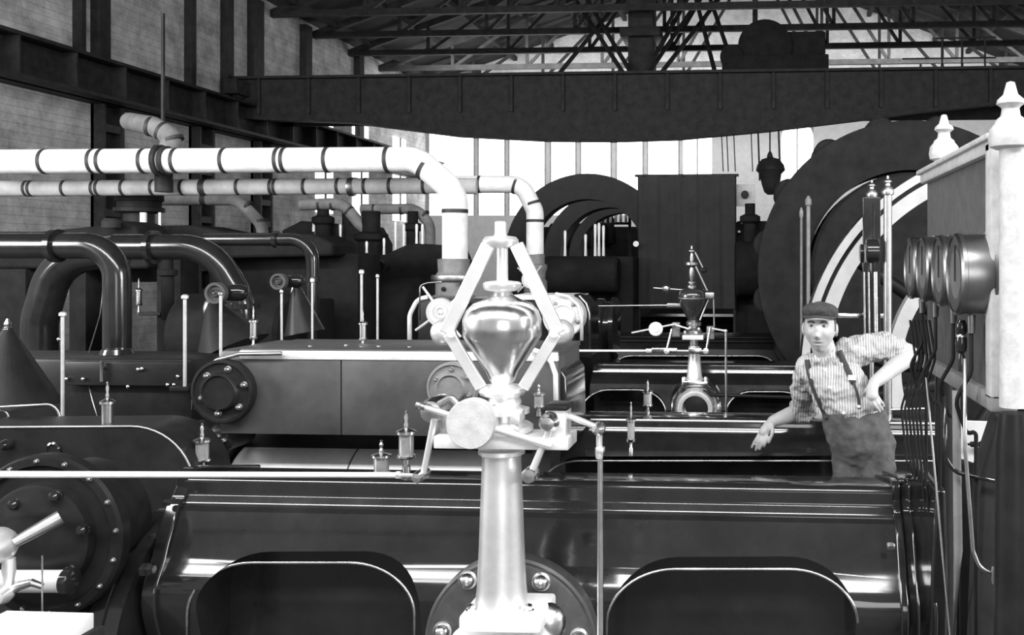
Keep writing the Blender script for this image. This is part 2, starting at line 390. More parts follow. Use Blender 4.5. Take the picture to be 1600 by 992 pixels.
for x in (XL+.31, XR-.31):
    e = MB(); e.box((x-.14, YC-.5, 5.1), (x+.14, YC+2.0, 5.38), .01); e.build('end_carriage', 'black_iron', root)
    for y in (YC-.2, YC+1.7): MB().lathe((x-.06, y, 5.17), (1, 0, 0), [(.13, 0), (.14, .01), (.14, .11), (.13, .12)], 24).build('wheel', 'black_iron', root)
root = thing('crane_crab', 'dark crab with winding drum riding on the crane girder', 'crane crab', (xat(1210, YC), YC+.7, topz))
c = MB(); c.bpx(1128, 84, 1295, 112, YC+.1, 1.3, .02); c.build('frame', 'matt_black', root)
c = MB(); c.fl(1195, 72, YC+.3, [(40, -1.0), (42, -.95), (42, 0), (36, .04), (10, .06)]); c.build('drum', 'matt_black', root)
c = MB(); c.bpx(1225, 48, 1290, 86, YC+.4, .7, .03); c.build('motor', 'matt_black', root)
c = MB(); c.fl(1143, 88, YC+.2, [(16, -.3), (18, -.28), (18, 0), (6, .03)]); c.build('gear_wheel', 'matt_black', root)
# walkway rails of the crane
root = thing('crane_handrail', 'thin iron handrail above the right end of the crane', 'handrail', (xat(1500, YC), YC, topz+.02))
for x in (1472, 1503, 1539): MB().cyl(at(x, 113, YC), at(x, 58, YC), .018, .018, 8).build('post', 'black_iron', root)
for y in (60, 92): MB().cyl(at(1410 if y == 92 else 1462, y, YC), at(1556, y-2, YC), .016, .016, 8).build('rail', 'black_iron', root)
# slack wires hanging below the girder near the lamp
for i, (x, y0, y1, Y) in enumerate([(1184, 205, 282, 18.52), (1216, 205, 274, 18.52), (1173, 206, 268, 18.52), (1127, 213, 268, 18.52), (1135, 212, 268, 18.52), (1146, 211, 268, 18.52)]):
    tag(MB().cyl(at(x, y0-14, Y), at(x+(3 if Y > 15 else 1), y1, Y), .018 if i < 2 else .011, None, 6).build('hanging_chain', 'black_iron'),
        ['hanging chain just left of the lamp cord', 'hanging chain just right of the lamp cord', 'hanging line between lamp and dark screen',
         'leftmost of the thin lines hanging above the dark screen', 'middle thin line hanging at the corner of the dark screen', 'rightmost thin line hanging at the corner of the dark screen'][i], 'chain', 'lines hanging under the crane')
# hanging arc lamp
YA = 18.52
root = thing('hanging_lamp', 'dark bell-shaped lamp hanging on a cord below the crane', 'lamp', at(1203, 250, YA))
MB().vl(1203, YA, [(1.2, 190), (1.2, 236), (3.5, 240), (5, 245), (4, 248)], 12).build('cord', 'black_iron', root)
MB().vl(1204, YA, [(4, 246), (14, 249), (21, 258), (23, 266), (17, 272), (14, 288), (10, 300), (5, 304)], 28).build('shade', 'black_iron', root)

# ------------------------------------------------------------------ steam pipes (lagged, with dark straps)
def lagged_pipe(name, label, path, r, bands, m='lagging', bw=.035):
    root = thing(name, label, 'pipe', path[0])
    MB().tube(path, r, 28).build('lagging', m, root)
    for p, d in bands:
        p = Vector(p); d = Vector(d).normalized()
        MB().lathe(p-d*bw/2, d, [(r*.9, 0), (r*1.035, 0), (r*1.035, bw), (r*.9, bw)], 28).build('strap', 'band', root)
    return root
YP = 8.5
kx = mpp(400, YP)
ypipe = 251
main = fillet(pxp([(-40, ypipe+2, YP), (652, ypipe-2, YP), (711, 300, YP), (711, 412, YP)]), .26, 10)
bd = [(at(x, 253-(x+40)*4/692, YP), (1, 0, 0)) for x in (72, 148, 162, 227, 277, 353, 437, 447, 513, 607)]
bd += [(at(664, 262, YP), (.8, 0, -.5)), (at(711, 330, YP), (0, 0, 1))]
steam = lagged_pipe('steam_main', 'large white lagged steam pipe running across and turning down', main, 19.5*kx, bd)
YQ = 8.9
kq = mpp(400, YQ)
small = fillet(pxp([(-40, 295, YQ), (690, 290, YQ), (745, 291, YQ+.05)]), .1)
bd = [(at(x, 295-(x+40)*5/730, YQ), (1, 0, 0)) for x in (44, 51, 103, 149, 156, 195, 241, 287, 317, 322, 374, 426, 432, 478, 530, 572, 611, 664)]
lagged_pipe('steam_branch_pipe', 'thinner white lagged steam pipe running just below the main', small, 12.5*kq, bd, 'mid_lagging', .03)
YR = 10.5
kr = mpp(800, YR)
cross = fillet(pxp([(700, 288, YR), (815, 288, YR), (836, 330, YR), (836, 400, YR)]), .2, 10)
lagged_pipe('steam_crossover_pipe', 'white lagged pipe arching over behind the large governor', cross, 13.5*kr,
            [(at(750, 288, YR), (1, 0, 0)), (at(806, 290, YR), (1, 0, -.3)), (at(832, 318, YR), (.35, 0, -1)), (at(836, 345, YR), (0, 0, 1))], bw=.03)
# pipe flanges where the two lagged drops meet their valves
# upper branch elbow on the left
YU = 8.76; ku = mpp(250, YU)
elb = fillet(pxp([(203, 190, YU+.5), (240, 197, YU), (270, 214, YU), (262, 240, YU-.0)]), .12, 8)
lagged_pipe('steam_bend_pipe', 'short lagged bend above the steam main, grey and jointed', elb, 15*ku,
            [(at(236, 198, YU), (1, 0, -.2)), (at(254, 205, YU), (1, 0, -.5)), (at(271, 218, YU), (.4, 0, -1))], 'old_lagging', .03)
root = thing('pipe_hanger', 'dark flanged saddle clamped round the steam main', 'pipe clamp', at(252, 250, YP))
MB().lathe(at(247, ypipe, YP), (1, 0, 0), [(20*kx, 0), (25*kx, 0), (25*kx, .04), (20*kx, .04)], 24).build('flange', 'black_iron', root)
MB().lathe(at(257, ypipe, YP), (1, 0, 0), [(20*kx, 0), (23*kx, 0), (23*kx, .04), (20*kx, .04)], 24).build('flange', 'black_iron', root)
MB().vl(256, YP+.25, [(13, 300), (13, 236), (15, 234), (15, 228)], 20).build('riser', 'black_iron', root)
MB().bpx(251.5, 20, 255, 232, YP+.25, .03, 0).build('hanger_rod', 'black_iron', root)
root = thing('pipe_collar', 'crusty dark joint on the thinner lagged pipe', 'pipe clamp', at(552, 292, YQ))
MB().lathe(at(546, 292, YQ), (1, 0, 0), [(12*kq, 0), (14.5*kq, .0), (15*kq, .03), (14*kq, .05), (12*kq, .05)], 20).build('flange', 'dull_steel', root)
MB().bpx(548, 277, 556, 282, YQ, .06).build('lug', 'dull_steel', root)
# grey bends behind, left to right
for i, (pth, rr, Y, bn) in enumerate([
    ([(255, 312, 9.9), (372, 312, 9.9), (410, 352, 9.9), (410, 372, 9.9)], 9, 9.9, [(318, 312, 1, 0), (322, 312, 1, 0), (388, 322, 1, -.8), (408, 345, .2, -1)]),
    ([(470, 320, 11.6), (536, 318, 11.6), (562, 350, 11.6), (590, 372, 11.6), (592, 430, 11.6)], 9, 11.6, [(500, 320, 1, 0), (520, 320, 1, 0), (546, 330, 1, -.8)]),
    ([(565, 327, 11.9), (650, 326, 11.9), (672, 350, 11.9), (672, 430, 11.9)], 8, 11.9, [(585, 327, 1, 0), (628, 327, 1, 0), (664, 336, 1, -.8)])]):
    k = mpp(400, Y)
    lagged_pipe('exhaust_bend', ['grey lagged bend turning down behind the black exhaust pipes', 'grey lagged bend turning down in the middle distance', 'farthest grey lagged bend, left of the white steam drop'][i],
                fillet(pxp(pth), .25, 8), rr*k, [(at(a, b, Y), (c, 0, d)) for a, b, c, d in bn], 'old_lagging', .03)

# black exhaust pipes with polished highlights
def black_pipe(label, pts, r, Y, rad, joints, foot):
    k = mpp(pts[0][0], Y); root = thing('exhaust_pipe', label, 'pipe', at(foot[0], foot[1], Y), 'black exhaust pipes')
    MB().tube(fillet(pxp([(x, y, Y) for x, y in pts]), rad*k, 12), r*k, 28).build('bend', 'pipe_gloss', root)
    for x, y, ax in joints:
        ax = Vector(ax); MB().lathe(at(x, y, Y)-ax*.02, ax, [(r*k*.9, 0), (r*k*1.3, 0), (r*k*1.3, .04), (r*k*.9, .04)], 24).build('flange', 'black_gloss', root)
    return root
black_pipe('nearest black exhaust pipe turning down in a wide bend at far left', [(-60, 384, ), (183, 384), (183, 562)], 20, 6.4, 52, [(88, 384, (1, 0, 0)), (183, 556, (0, 0, 1))], (183, 562))
black_pipe('black exhaust pipe arching down behind the handwheel stem, second from left', [(180, 386), (330, 386), (378, 470), (378, fy(7.2))], 20, 7.2, 90, [(240, 386, (1, 0, 0)), (378, 478, (0, 0, 1))], (378, 520))
black_pipe('thin black exhaust pipe turning down left of the middle, third from left', [(320, 374), (488, 374), (488, fy(8.2))], 10, 8.2, 34, [(432, 374, (1, 0, 0)), (488, 436, (0, 0, 1))], (488, 440))
black_pipe('broad black pipe curving down behind the nearest exhaust pipe', [(190, 392), (90, 404), (62, 500), (62, fy(7.6))], 26, 7.6, 80, [], (62, 560))
# dark dome valves on the far cylinders
root = thing('relief_valve', 'dark flanged valve casing under the lagged pipes at left', 'valve', at(222, 420, 9.4))
MB().vl(218, 9.4, [(34, 305), (34, 314), (31, 315), (31, 324), (36, 325), (36, 331), (22, 334), (22, 380), (40, 400), (40, 440)], 28).build('body', 'black_iron', root)
MB().vl(224, 9.2, [(5, 332), (5, 362)], 12).build('drain_pipe', 'lagging', root)
MB().vl(250, 9.2, [(3, 332), (3, 358)], 12).build('drain_pipe', 'dull_steel', root)
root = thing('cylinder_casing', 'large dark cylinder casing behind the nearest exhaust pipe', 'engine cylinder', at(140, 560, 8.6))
MB().prism([(-60, 362), (60, 362), (118, 356), (160, 352), (190, 345), (210, 352), (232, 400), (232, 420), (190, 420), (-60, 420)], 8.6, .5).build('casing', 'matt_black', root, bev=.03)
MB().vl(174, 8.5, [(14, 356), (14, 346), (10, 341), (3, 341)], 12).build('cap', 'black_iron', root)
MB().bpx(-60, 420, 40, 620, 8.6, .4).build('column', 'matt_black', root)
MB().bpx(108, 415, 134, 620, 8.7, .3).build('column', 'matt_black', root)
MB().bpx(245, 400, 282, 620, 8.7, .3).build('column', 'matt_black', root)
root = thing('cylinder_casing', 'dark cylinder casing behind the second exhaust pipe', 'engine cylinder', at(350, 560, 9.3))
MB().prism([(225, 400), (240, 352), (300, 352), (350, 362), (490, 366), (520, 380), (520, 400), (320, 404)], 9.3, .6).build('casing', 'matt_black', root, bev=.03)
MB().bpx(325, 395, 560, fy(9.6), 9.6, .6, .03).build('body', 'matt_black', root)

# ------------------------------------------------------------------ engine beds
def arch(x0, x1, ytop, ybot, r, n=10):
    p = [(x0, ybot)]
    for k in range(n+1):
        a = PI-PI/2*k/n; p.append((x0+r*1.25+r*1.25*math.cos(a), ytop+r-r*math.sin(a)))
    for k in range(n+1):
        a = PI/2-PI/2*k/n; p.append((x1-r*1.25+r*1.25*math.cos(a), ytop+r-r*math.sin(a)))
    p.append((x1, ybot)); return p
def bed(name, label, xl, xr, prof, xref, openings, dep, lipw, mt='black_gloss', group=None):
    """prof: (photo y, depth Y) points from the back of the top, over the rounded edge and down the face"""
    pr = [(Y, zat(xref, y, Y)) for y, Y in prof]; yb = prof[0][1]
    pr += [(pr[-1][0], 0.02), (yb, 0.02)]
    Yr = min(Y for y, Y in prof[1:6])
    root = thing(name, label, 'engine bed', (xat((xl+xr)/2, Yr), Yr, 0.02), group)
    body = MB().profx(pr, xat(xl, Yr), xat(xr, Yr)).build('casting', mt, root, smooth=30)
    Yf = min(Y for y, Y in prof)
    cut = []
    for (x0, x1, yt, ybm, r) in openings:
        cut.append(MB().prism(arch(x0, x1, yt, ybm, r), Yf-.05, dep+.05).build('cut', mt, root))
    if cut: boolean_cut(body, cut)
    body.data.materials.clear(); body.data.materials.append(M[mt])
    for (x0, x1, yt, ybm, r) in openings:
        # rounded lip round each recess, its highlight put into bright metal
        a = arch(x0, x1, yt, ybm, r, 14)
        def face(y):
            pp = [q for q in prof]
            for (ya, Ya), (yb_, Yb) in zip(pp[1:-1], pp[2:]):
                if ya <= y <= yb_: return Ya+(Yb-Ya)*(y-ya)/max(1e-6, yb_-ya)
            return pp[-1][1]
        pth = [at(x, y, face(y)-.002) for x, y in a]
        MB().tube(pth, lipw*.62, 10).build('recess_rim', 'worn_edge_highlight', root, smooth=180)['label'] = 'bright worn edge round the recess, highlight put into its colour'
    return root, pr
# bed A (nearest)
def bead(y, Y, r, d):
    return [(y-r*math.cos(PI*k/8), Y-d*math.sin(PI*k/8)) for k in range(9)]
profA = [(735, 3.88), (743, 3.50), (747, 3.43), (751, 3.400), (754, 3.390), (755, 3.3885), (759, 3.3833), (760, 3.3830), (776, 3.383), (779, 3.382), (781, 3.3790), (786, 3.3717), (791, 3.3643), (795, 3.3586), (798, 3.357), (806, 3.335), (830, 3.310), (860, 3.283), (880, 3.263), (890, 3.249), (900, 3.236), (910, 3.223), (920, 3.212), (930, 3.205), (945, 3.201), (965, 3.205), (1000, 3.23), (1060, 3.3)]
bedA, prA = bed('engine_bed', 'nearest black engine bed, across the foreground under the large governor', 290, 1395, profA, 700,
            [(292, 648, 879, 1075, 82), (948, 1340, 889, 1075, 86)], .22, .009)
# end flanges of bed A
def flange_prof(pr, x0, x1, grow, name, parent, m='black_gloss'):
    c = (sum(p[0] for p in pr)/len(pr), sum(p[1] for p in pr)/len(pr))
    q = []
    for (y, z) in pr:
        d = Vector((y-c[0], z-c[1])); L = d.length; d = d*(1+grow/L); q.append((c[0]+d.x, c[1]+d.y))
    return MB().profx(q, x0, x1).build(name, m, parent, smooth=30, bev=.006)
flange_prof(prA, xat(270, 3.37), xat(291, 3.37), .025, 'end_flange', bedA)
flange_prof(prA, xat(1392, 3.43), xat(1404, 3.43), .02, 'end_flange', bedA)
for (x, y, Y) in ((232, 889, 3.15), (240, 838, 3.22), (262, 785, 3.3), (1392, 853, 3.2)):
    s = 11 if y == 889 else 6
    MB().lathe(at(x-s, y, Y), (1, 0, 0), [(s*.6*.0022, 0), (s*.0022, .004), (s*.0022, s*.003), (s*.0013, s*.0042)], 6).build('nut', 'black_gloss' if x < 1000 else 'dull_steel', bedA)
# bed B
profB = [(644, 5.55), (650, 5.1), (654, 5.03), (656, 5.010), (657, 5.0085), (660.5, 5.0028), (661.5, 5.002), (666, 5.001), (668, 4.999), (671, 4.994), (674.5, 4.988), (677, 4.985), (682, 4.95), (690, 4.90), (705, 4.86), (740, 4.8), (790, 4.78), (840, 4.8), (900, 4.9)]
bedB, prB = bed('engine_bed', 'second black engine bed, which the man leans his arm on', 885, 1480, profB, 1100, [(842, 1520, 720, 900, 50)], .2, .008)
# bed C
profC = [(562, 8.3), (566, 7.75), (569, 7.64), (570, 7.631), (572.3, 7.627), (573, 7.6265), (576, 7.626), (577, 7.624), (580.5, 7.6175), (582, 7.615), (586, 7.56), (600, 7.48), (640, 7.42), (690, 7.5)]
bedC, prC = bed('engine_bed', 'third black engine bed, carrying the small governor', 927, 1330, profC, 1000, [(908, 1040, 609, 760, 36), (1135, 1260, 612, 760, 32)], .25, .010)
profD = [(519, 10.8), (524, 10.2)]+bead(527, 10.1, 1.8, .022)+bead(533, 10.08, 2, .026)+[(538, 10.05), (545, 10), (570, 9.95), (600, 10)]
bed('engine_bed', 'fourth black engine bed, just behind the top of the third', 900, 1330, profD, 1000, [(955, 1215, 556, 680, 26)], .25, .011, 'black_satin')
profE = [(490, 14.2), (493, 13.6)]+bead(496, 13.5, 1.8, .03)+bead(502, 13.48, 1.8, .03)+[(506, 13.4), (515, 13.4), (540, 13.5)]
bed('engine_bed', 'farthest black engine bed below the dark screen', 930, 1330, profE, 1000, [], .2, .01, 'black_satin')
profF = [(470, 17.2), (474, 16.6), (477, 16.5), (481, 16.45), (500, 16.5)]
bed('engine_bed', 'faint bed edge at the foot of the dark screen, behind all others', 930, 1290, profF, 1000, [], .2, .01, 'black_satin')

# right end of bed A: crank pedestal
root = thing('crank_pedestal', 'black bearing pedestal at the right end of the nearest bed', 'bearing', at(1430, 760, 3.5)*1.0)
root.location.z = 0.02
MB().profx([(y+.03, z+.02) if z > .1 else (y, z) for y, z in prA], xat(1406, 3.43), xat(1452, 3.43)).build('housing', 'black_gloss', root, smooth=30, bev=.006)
for x0, x1 in ((1416, 1420), (1440, 1446)): flange_prof(prA, xat(x0, 3.43), xat(x1, 3.43), .02, 'rib', root)
MB().prism([(1462, 765), (1478, 765), (1482, 900), (1480, 1050), (1450, 1050), (1456, 880)], 3.2, .5).build('web', 'black_gloss', root, bev=.01)
for x, y in ((1420, 742), (1408, 752)): MB().ball(at(x, y, 3.42), .012, 12).build('stud', 'black_gloss', root)

# ------------------------------------------------------------------ clad valve chest of the second engine
YB = 4.4
root = thing('valve_chest', 'large steel-clad valve chest with a round cover at its left end', 'valve chest', at(610, 740, YB))
xl_, xr_ = xat(338, YB), xat(872, YB)
ztop = zat(600, 548, YB); zbot = zat(600, 681, YB); yback = 4.97
MB().box((xl_, YB+.012, zbot), (xr_, yback, ztop), .03).build('body', 'cladding', root)
MB().box((xl_+.02, YB, zbot+.002), (xat(532, YB), YB+.02, zat(600, 562, YB)), .003).build('side_sheet', 'cladding', root)
MB().box((xat(534, YB), YB, zbot+.002), (xr_, YB+.02, zat(600, 562, YB)), .003).build('side_sheet', 'cladding', root)
MB().box((xat(375, YB), YB-.006, zat(600, 562.5, YB)), (xr_, YB+.02, zat(600, 549, YB)), .003).build('edge_strip', 'trim_strip', root)
MB().box((xat(375, YB), YB+.005, ztop-.02), (xr_, yback-.0, ztop+.004), .002).build('top_sheet', 'cladding', root)
k = mpp(600, YB); rv = None
for x, y in [(355+i*44.5, 556) for i in range(1, 11)]+[(531, 573), (531, 620), (531, 667), (533, 696)]:
    if rv is None:
        rv = MB().ball((0, 0, 0), 3.0*k, 10).build('rivet', 'dull_steel', root)
        rv.location = at(x, y, YB-.006)-origin_of(root)
    else: copy_part(rv, root, at(x, y, YB-.004)-origin_of(root))
# round covers
def cover(parent, cx, cy, Y, R, n, ph, m1='black_gloss', m2='black_satin', name='round_cover'):
    c = MB().fl(cx, cy, Y, [(R, -.1), (R, .02), (R*.97, .028), (R*.9, .03), (R*.86, .022), (R*.8, .02), (R*.62, .026), (R*.56, .05), (R*.52, .055), (R*.5, .045), (.4, .045)], 56).build(name, m1, parent)
    bolts(c, cx, cy, Y-.022, R*.71, n, R*.085, 'dull_steel', phase=ph, h=.028)
    return c
cover(root, 350, 611, YB-.02, 50, 6, .3, 'black_satin')
cover(root, 708, 605, YB-.02, 40, 6, .6, 'grey_paint', 'flange_grey', name='round_cover')
MB().tube(pxp([(x, y, YB-.03) for x, y in ((440, 552), (375, 553), (340, 562), (318, 577), (304, 600), (302, 640))]), .010, 10).build('end_hoop', 'dull_steel', root, smooth=180)
# right end hoop
hp = [(832, 546), (848, 552), (861, 565), (868, 585), (869, 640)]
MB().tube(pxp([(x, y, YB-.02) for x, y in hp]), .012, 10).build('end_hoop', 'trim_strip', root, smooth=180)
MB().prism([(838, 545), (866, 562), (884, 590), (886, 640), (886, 700), (838, 700)], YB+.05, .5).build('end_casing', 'black_gloss', root, bev=.01)
# studs on the top
for x, y, Y in ((485, 545, 4.55), (541, 543, 4.6), (565, 546, 4.55), (592, 545, 4.56), (640, 546, 4.55)):
    MB().lathe(at(x, y+3, Y), (0, 0, 1), [(.016, 0), (.016, .01), (.01, .012), (.01, .026), (.004, .03)], 8).build('stud', 'dull_steel', root)
MB().tube(pxp([(534, 546, 4.7), (560, 541, 4.7), (598, 543, 4.7)]), .008, 8).build('link', 'black_satin', root)
# cylinder below the chest
root = thing('engine_cylinder', 'bright steel-clad cylinder of the second engine, under the valve chest', 'engine cylinder', at(560, 745, 4.9)); root.location.z = .3
cz = zat(560, 790, 4.75)
MB().lathe((xat(345, 4.5), 4.78, cz), (1, 0, 0), [(.30, 0), (.31, .01), (.31, xat(757, 4.5)-xat(345, 4.5)-.01), (.30, xat(757, 4.5)-xat(345, 4.5))], 64).build('lagging_sheet', 'bright_cladding', root)
MB().box((xat(345, 4.6), 4.7, zat(560, 712, 4.6)), (xat(825, 4.6), 4.9, zat(560, 684, 4.6)), .01).build('neck', 'black_satin', root)
MB().lathe((xat(533, 4.5), 4.78, cz), (1, 0, 0), [(.3, 0), (.3135, 0), (.3135, .006), (.3, .006)], 64).build('seam', 'cladding', root)
MB().lathe((xat(322, 4.5), 4.78, cz), (1, 0, 0), [(.36, 0), (.37, .01), (.37, .05), (.36, .06)], 64).build('end_flange', 'black_gloss', root)
MB().box((xat(345, 4.6), 4.6, .0), (xat(460, 4.6), 4.95, cz-.2), .01).build('foot', 'black_satin', root)
MB().box((xat(640, 4.6), 4.6, .0), (xat(757, 4.6), 4.95, cz-.2), .01).build('foot', 'black_satin', root)

root = thing('drain_cock', 'small brass drain cock cluster under the left round cover of the valve chest', 'cock', at(346, 705, 4.38))
MB().fl(346, 684, 4.45, [(22, -.2), (22, .0), (18, .015), (10, .03), (.4, .03)], 32).build('boss', 'black_satin', root)
for x, y in ((337, 684), (346, 690), (352, 686), (344, 680)): MB().lathe(at(x, y, 4.42), (0, -1, 0), [(.011, 0), (.011, .02), (.006, .028), (.001, .03)], 10).build('tap', 'dull_steel', root)
# dark rounded casing left of it
root = thing('crosshead_casing', 'dark rounded casing with a thin bright edge, behind the long polished rod', 'engine casing', at(150, 740, 4.0)); root.location.z = .02
o = [(-70, 668), (205, 666)]+[(205+98*math.sin(a), 668+95-97*math.cos(a)) for a in [PI/2*k/12 for k in range(1, 13)]]+[(304, 1010), (-70, 1010)]
MB().prism(o, 4.0, .3).build('casing', 'black_satin', root, smooth=40)
MB().tube(pxp([(x, y, 4.0) for x, y in o[:-2]]), .006, 8).build('edge_bead', 'dull_steel', root, smooth=180)
MB().fl(85, 702, 4.0, [(12, 0), (12, .01), (9, .015), (8, .008), (.4, .008)]).build('plug', 'black_gloss', root)
MB().fl(15, 693, 4.0, [(9, 0), (9, .03), (5, .05), (.4, .05)]).build('plug', 'black_gloss', root)

# ------------------------------------------------------------------ first engine cylinder, lower left
root = thing('engine_cylinder', 'black cylinder of the nearest engine, lower left corner', 'engine cylinder', at(110, 900, 3.4)); root.location.z = .05
ycy = 3.54; zc = zat(110, 985, 3.4)-.03
L = xat(214, 3.2)-xat(-80, 3.4)
MB().lathe((xat(-80, 3.4), ycy, zc), (1, 0, 0), [(.42, 0), (.42, L-.14), (.46, L-.12), (.46, L-.07), (.45, L-.06), (.47, L-.05), (.47, L)], 64).build('barrel', 'black_gloss', root)
MB().box((xat(-60, 3.4), 3.4, .0), (xat(150, 3.4), 3.8, zc-.3)).build('foot', 'black_satin', root)
root = thing('valve_bonnet', 'big dark round valve bonnet with nuts, lower left', 'valve cover', at(72, 880, 3.02))
MB().fl(70, 838, 3.1, [(100, -.25), (100, -.045), (128, -.04), (128, .0), (124, .012), (112, .014), (108, .0), (86, .004), (84, .04), (78, .045), (60, .05), (40, .075), (.4, .08)], 64).build('bonnet', 'black_satin', root)
bolts(root, 70, 838, 3.09, 118, 16, 3.2, 'dull_steel', 'stud', .1, .015)
bolts(root, 70, 838, 3.06, 68, 6, 8, 'black_gloss', 'nut', .2, .035)
root = thing('valve_lever', 'steel lever with a ball end in front of the dark bonnet, left edge', 'lever', at(16, 850, 2.85))
MB().cyl(at(22, 848, 2.82), at(95, 808, 2.9), .016, .024, 16).build('arm', 'dull_steel', root)
MB().fl(12, 846, 2.86, [(20, 0), (26, .02), (27, .05), (22, .085), (10, .1), (.4, .1)], 28).build('boss', 'bright_steel', root)
MB().vl(14, 2.83, [(9, 872), (10, 890), (8, 905), (8, 925)], 18).build('stem', 'bright_steel', root)
MB().lathe(at(6, 930, 2.8), (0, -1, 0), [(.02, -.02), (.026, 0), (.02, .03), (.005, .035)], 18).build('pin', 'bright_steel', root)
MB().tube(pxp([(8, 930, 2.82), (30, 915, 2.82), (50, 910, 2.82), (66, 916, 2.84)]), [.014, .014, .012, .009], 10).build('link', 'dull_steel', root)
root = thing('drain_pipe_tube', 'bright horizontal drain pipe below the dark bonnet, left edge', 'pipe', at(60, 906, 3.0))
MB().cyl(at(-30, 908, 3.0), at(102, 908, 3.0), .036, None, 28).build('tube', 'bright_cladding', root)
MB().lathe(at(100, 908, 3.0), (1, 0, 0), [(.03, 0), (.042, .005), (.042, .03), (.03, .035)], 24).build('union', 'black_gloss', root)
tag(MB().cyl(at(66, 868, 2.78), at(66, 1060, 2.78), .0025, None, 8).build('thin_wire', 'dull_steel'), 'thin upright wire in front of the bright drain pipe', 'wire')
tag(MB().bpx(-40, 981, 102, 1010, 2.6, .12, .004).build('white_card', 'paper'), 'white card edge at the bottom left corner', 'card')
root = thing('card_stand', 'dark ledge under the white card at bottom left', 'ledge', at(40, 1010, 2.6))
MB().bpx(-60, 1010, 104, 1030, 2.58, .16).build('shelf', 'black_iron', root)
p = at(0, 1020, 2.66); MB().box((p.x-.03, 2.6, 0), (p.x+.03, 2.7, p.z)).build('post', 'black_iron', root)

# ------------------------------------------------------------------ long polished rods
root = thing('governor_rod', 'long bright polished rod running left from the large governor', 'rod', at(300, 741, 2.9))
MB().cyl(at(-60, 741, 2.9), at(622, 742, 2.9), .0112, .0085, 18).build('rod', 'white_metal', root)
MB().lathe(at(618, 742, 2.9), (1, 0, 0), [(.007, 0), (.0125, .004), (.0125, .016), (.006, .02), (.006, .075)], 6).build('nut', 'bright_steel', root)
root = thing('control_rod', 'long thin polished rod running left from the small governor', 'rod', at(930, 548, 6.9))
MB().cyl(at(832, 548, 6.9), at(1010, 548, 6.9), .0095, .008, 12).build('rod', 'white_metal', root)
MB().bpx(1018, 544, 1058, 551.5, 6.88, .03, .004).build('slotted_link', 'steel', root)
MB().bpx(1009, 545, 1018, 551, 6.88, .03, .004).build('nut', 'bright_steel', root)

# ------------------------------------------------------------------ large governor
YG = 2.9; gx = 785; k = mpp(gx, YG)
gov = thing('governor', 'large bright steel governor on a tapered pillar in the centre foreground', 'governor', at(gx, 1060, YG))
MB().vl(784, YG, [(36, 702), (36, 708), (31, 710), (30, 716), (32, 760), (35, 850), (38, 915), (41, 940), (48, 956), (50, 962), (50, 968)], 48).build('pillar', 'pillar_steel', gov)
MB().bpx(716, 966, 845, 988, YG-.11, .22, .01).build('foot_plate', 'white_metal', gov)
for x, Y in ((736, YG-.06), (826, YG-.05), (836, YG+.06), (735, YG+.07)):
    MB().lathe(at(x, 968, Y), (0, 0, 1), [(.018, 0), (.018, .03), (.012, .032), (.012, .044), (.004, .048)], 6).build('foot_bolt', 'steel', gov)
MB().vl(784, YG, [(60, 986), (76, 990), (90, 1010), (98, 1050), (98, 1140), (60, 1150)], 44).build('gear_housing', 'white_metal', gov)
MB().ball(at(858, 972, YG+.02), .052, 24, (1, .9, 1.15)).build('housing_lobe', 'steel', gov)
MB().fl(800, 1004, 3.165, [(136, -.04), (136, .02), (132, .026), (128, .024), (124, .028), (.4, .03)], 72).build('mounting_flange', 'flange_grey', gov)
for x, y in ((731, 905), (846, 908), (692, 985), (905, 995)):
    MB().fl(x, y, 3.137, [(15, 0), (15, .006), (12, .008), (12, .016), (9, .03), (4, .037), (.3, .038)], 24).build('flange_nut', 'steel', gov)
# bearing slab with uprights
sl = MB(); sl.bpx(677, 684, 888, 701, YG-.07, .14, .004); sl.build('bearing_slab', 'trim_strip', gov)
MB().bpx(852, 641, 884, 686, YG-.05, .09, .004).build('upright', 'trim_strip', gov)
MB().bpx(678, 650, 702, 686, YG-.02, .08, .004).build('upright', 'dull_steel', gov)
MB().bpx(850, 634, 886, 642, YG-.06, .11, .004).build('upright_cap', 'black_satin', gov)
# stack of collars
MB().vl(789, YG, [(24, 684), (24, 677), (38, 676), (44, 671), (44, 664), (38, 660), (22, 657), (20, 650), (30, 648), (38, 645), (38, 638), (28, 635), (24, 632), (26, 628), (24, 622), (20, 614)], 40).build('collar_stack', 'bright_steel', gov)
MB().bpx(796, 646, 812, 664, YG-.09, .06, .004).build('bevel_gear', 'bright_steel', gov)
MB().lathe(at(800, 655, YG-.05), (1, 0, -.15), [(.012, 0), (.028, .004), (.036, .03), (.014, .036)], 24).build('bevel_gear', 'bright_steel', gov)
for x in (771, 783, 797, 809): MB().ball(at(x, 696, YG-.06), 5.5*k, 12).build('ball_foot', 'bright_steel', gov)
# weight disc on its lever
MB().fl(735, 663, 2.80, [(37, -.05), (39, -.045), (39, 0), (37.5, .006), (.5, .008)], 64).build('weight_disc', 'white_paint', gov)
MB().cyl(at(662, 636, 2.82), at(862, 697, 2.82), .0085, .0125, 16).build('weight_lever', 'bright_steel', gov)
MB().lathe(at(650, 632, 2.82), Vector((1, 0, -.3)), [(.009, 0), (.013, .002), (.013, .014), (.01, .016), (.01, .03)], 16).build('end_knob', 'dull_steel', gov)
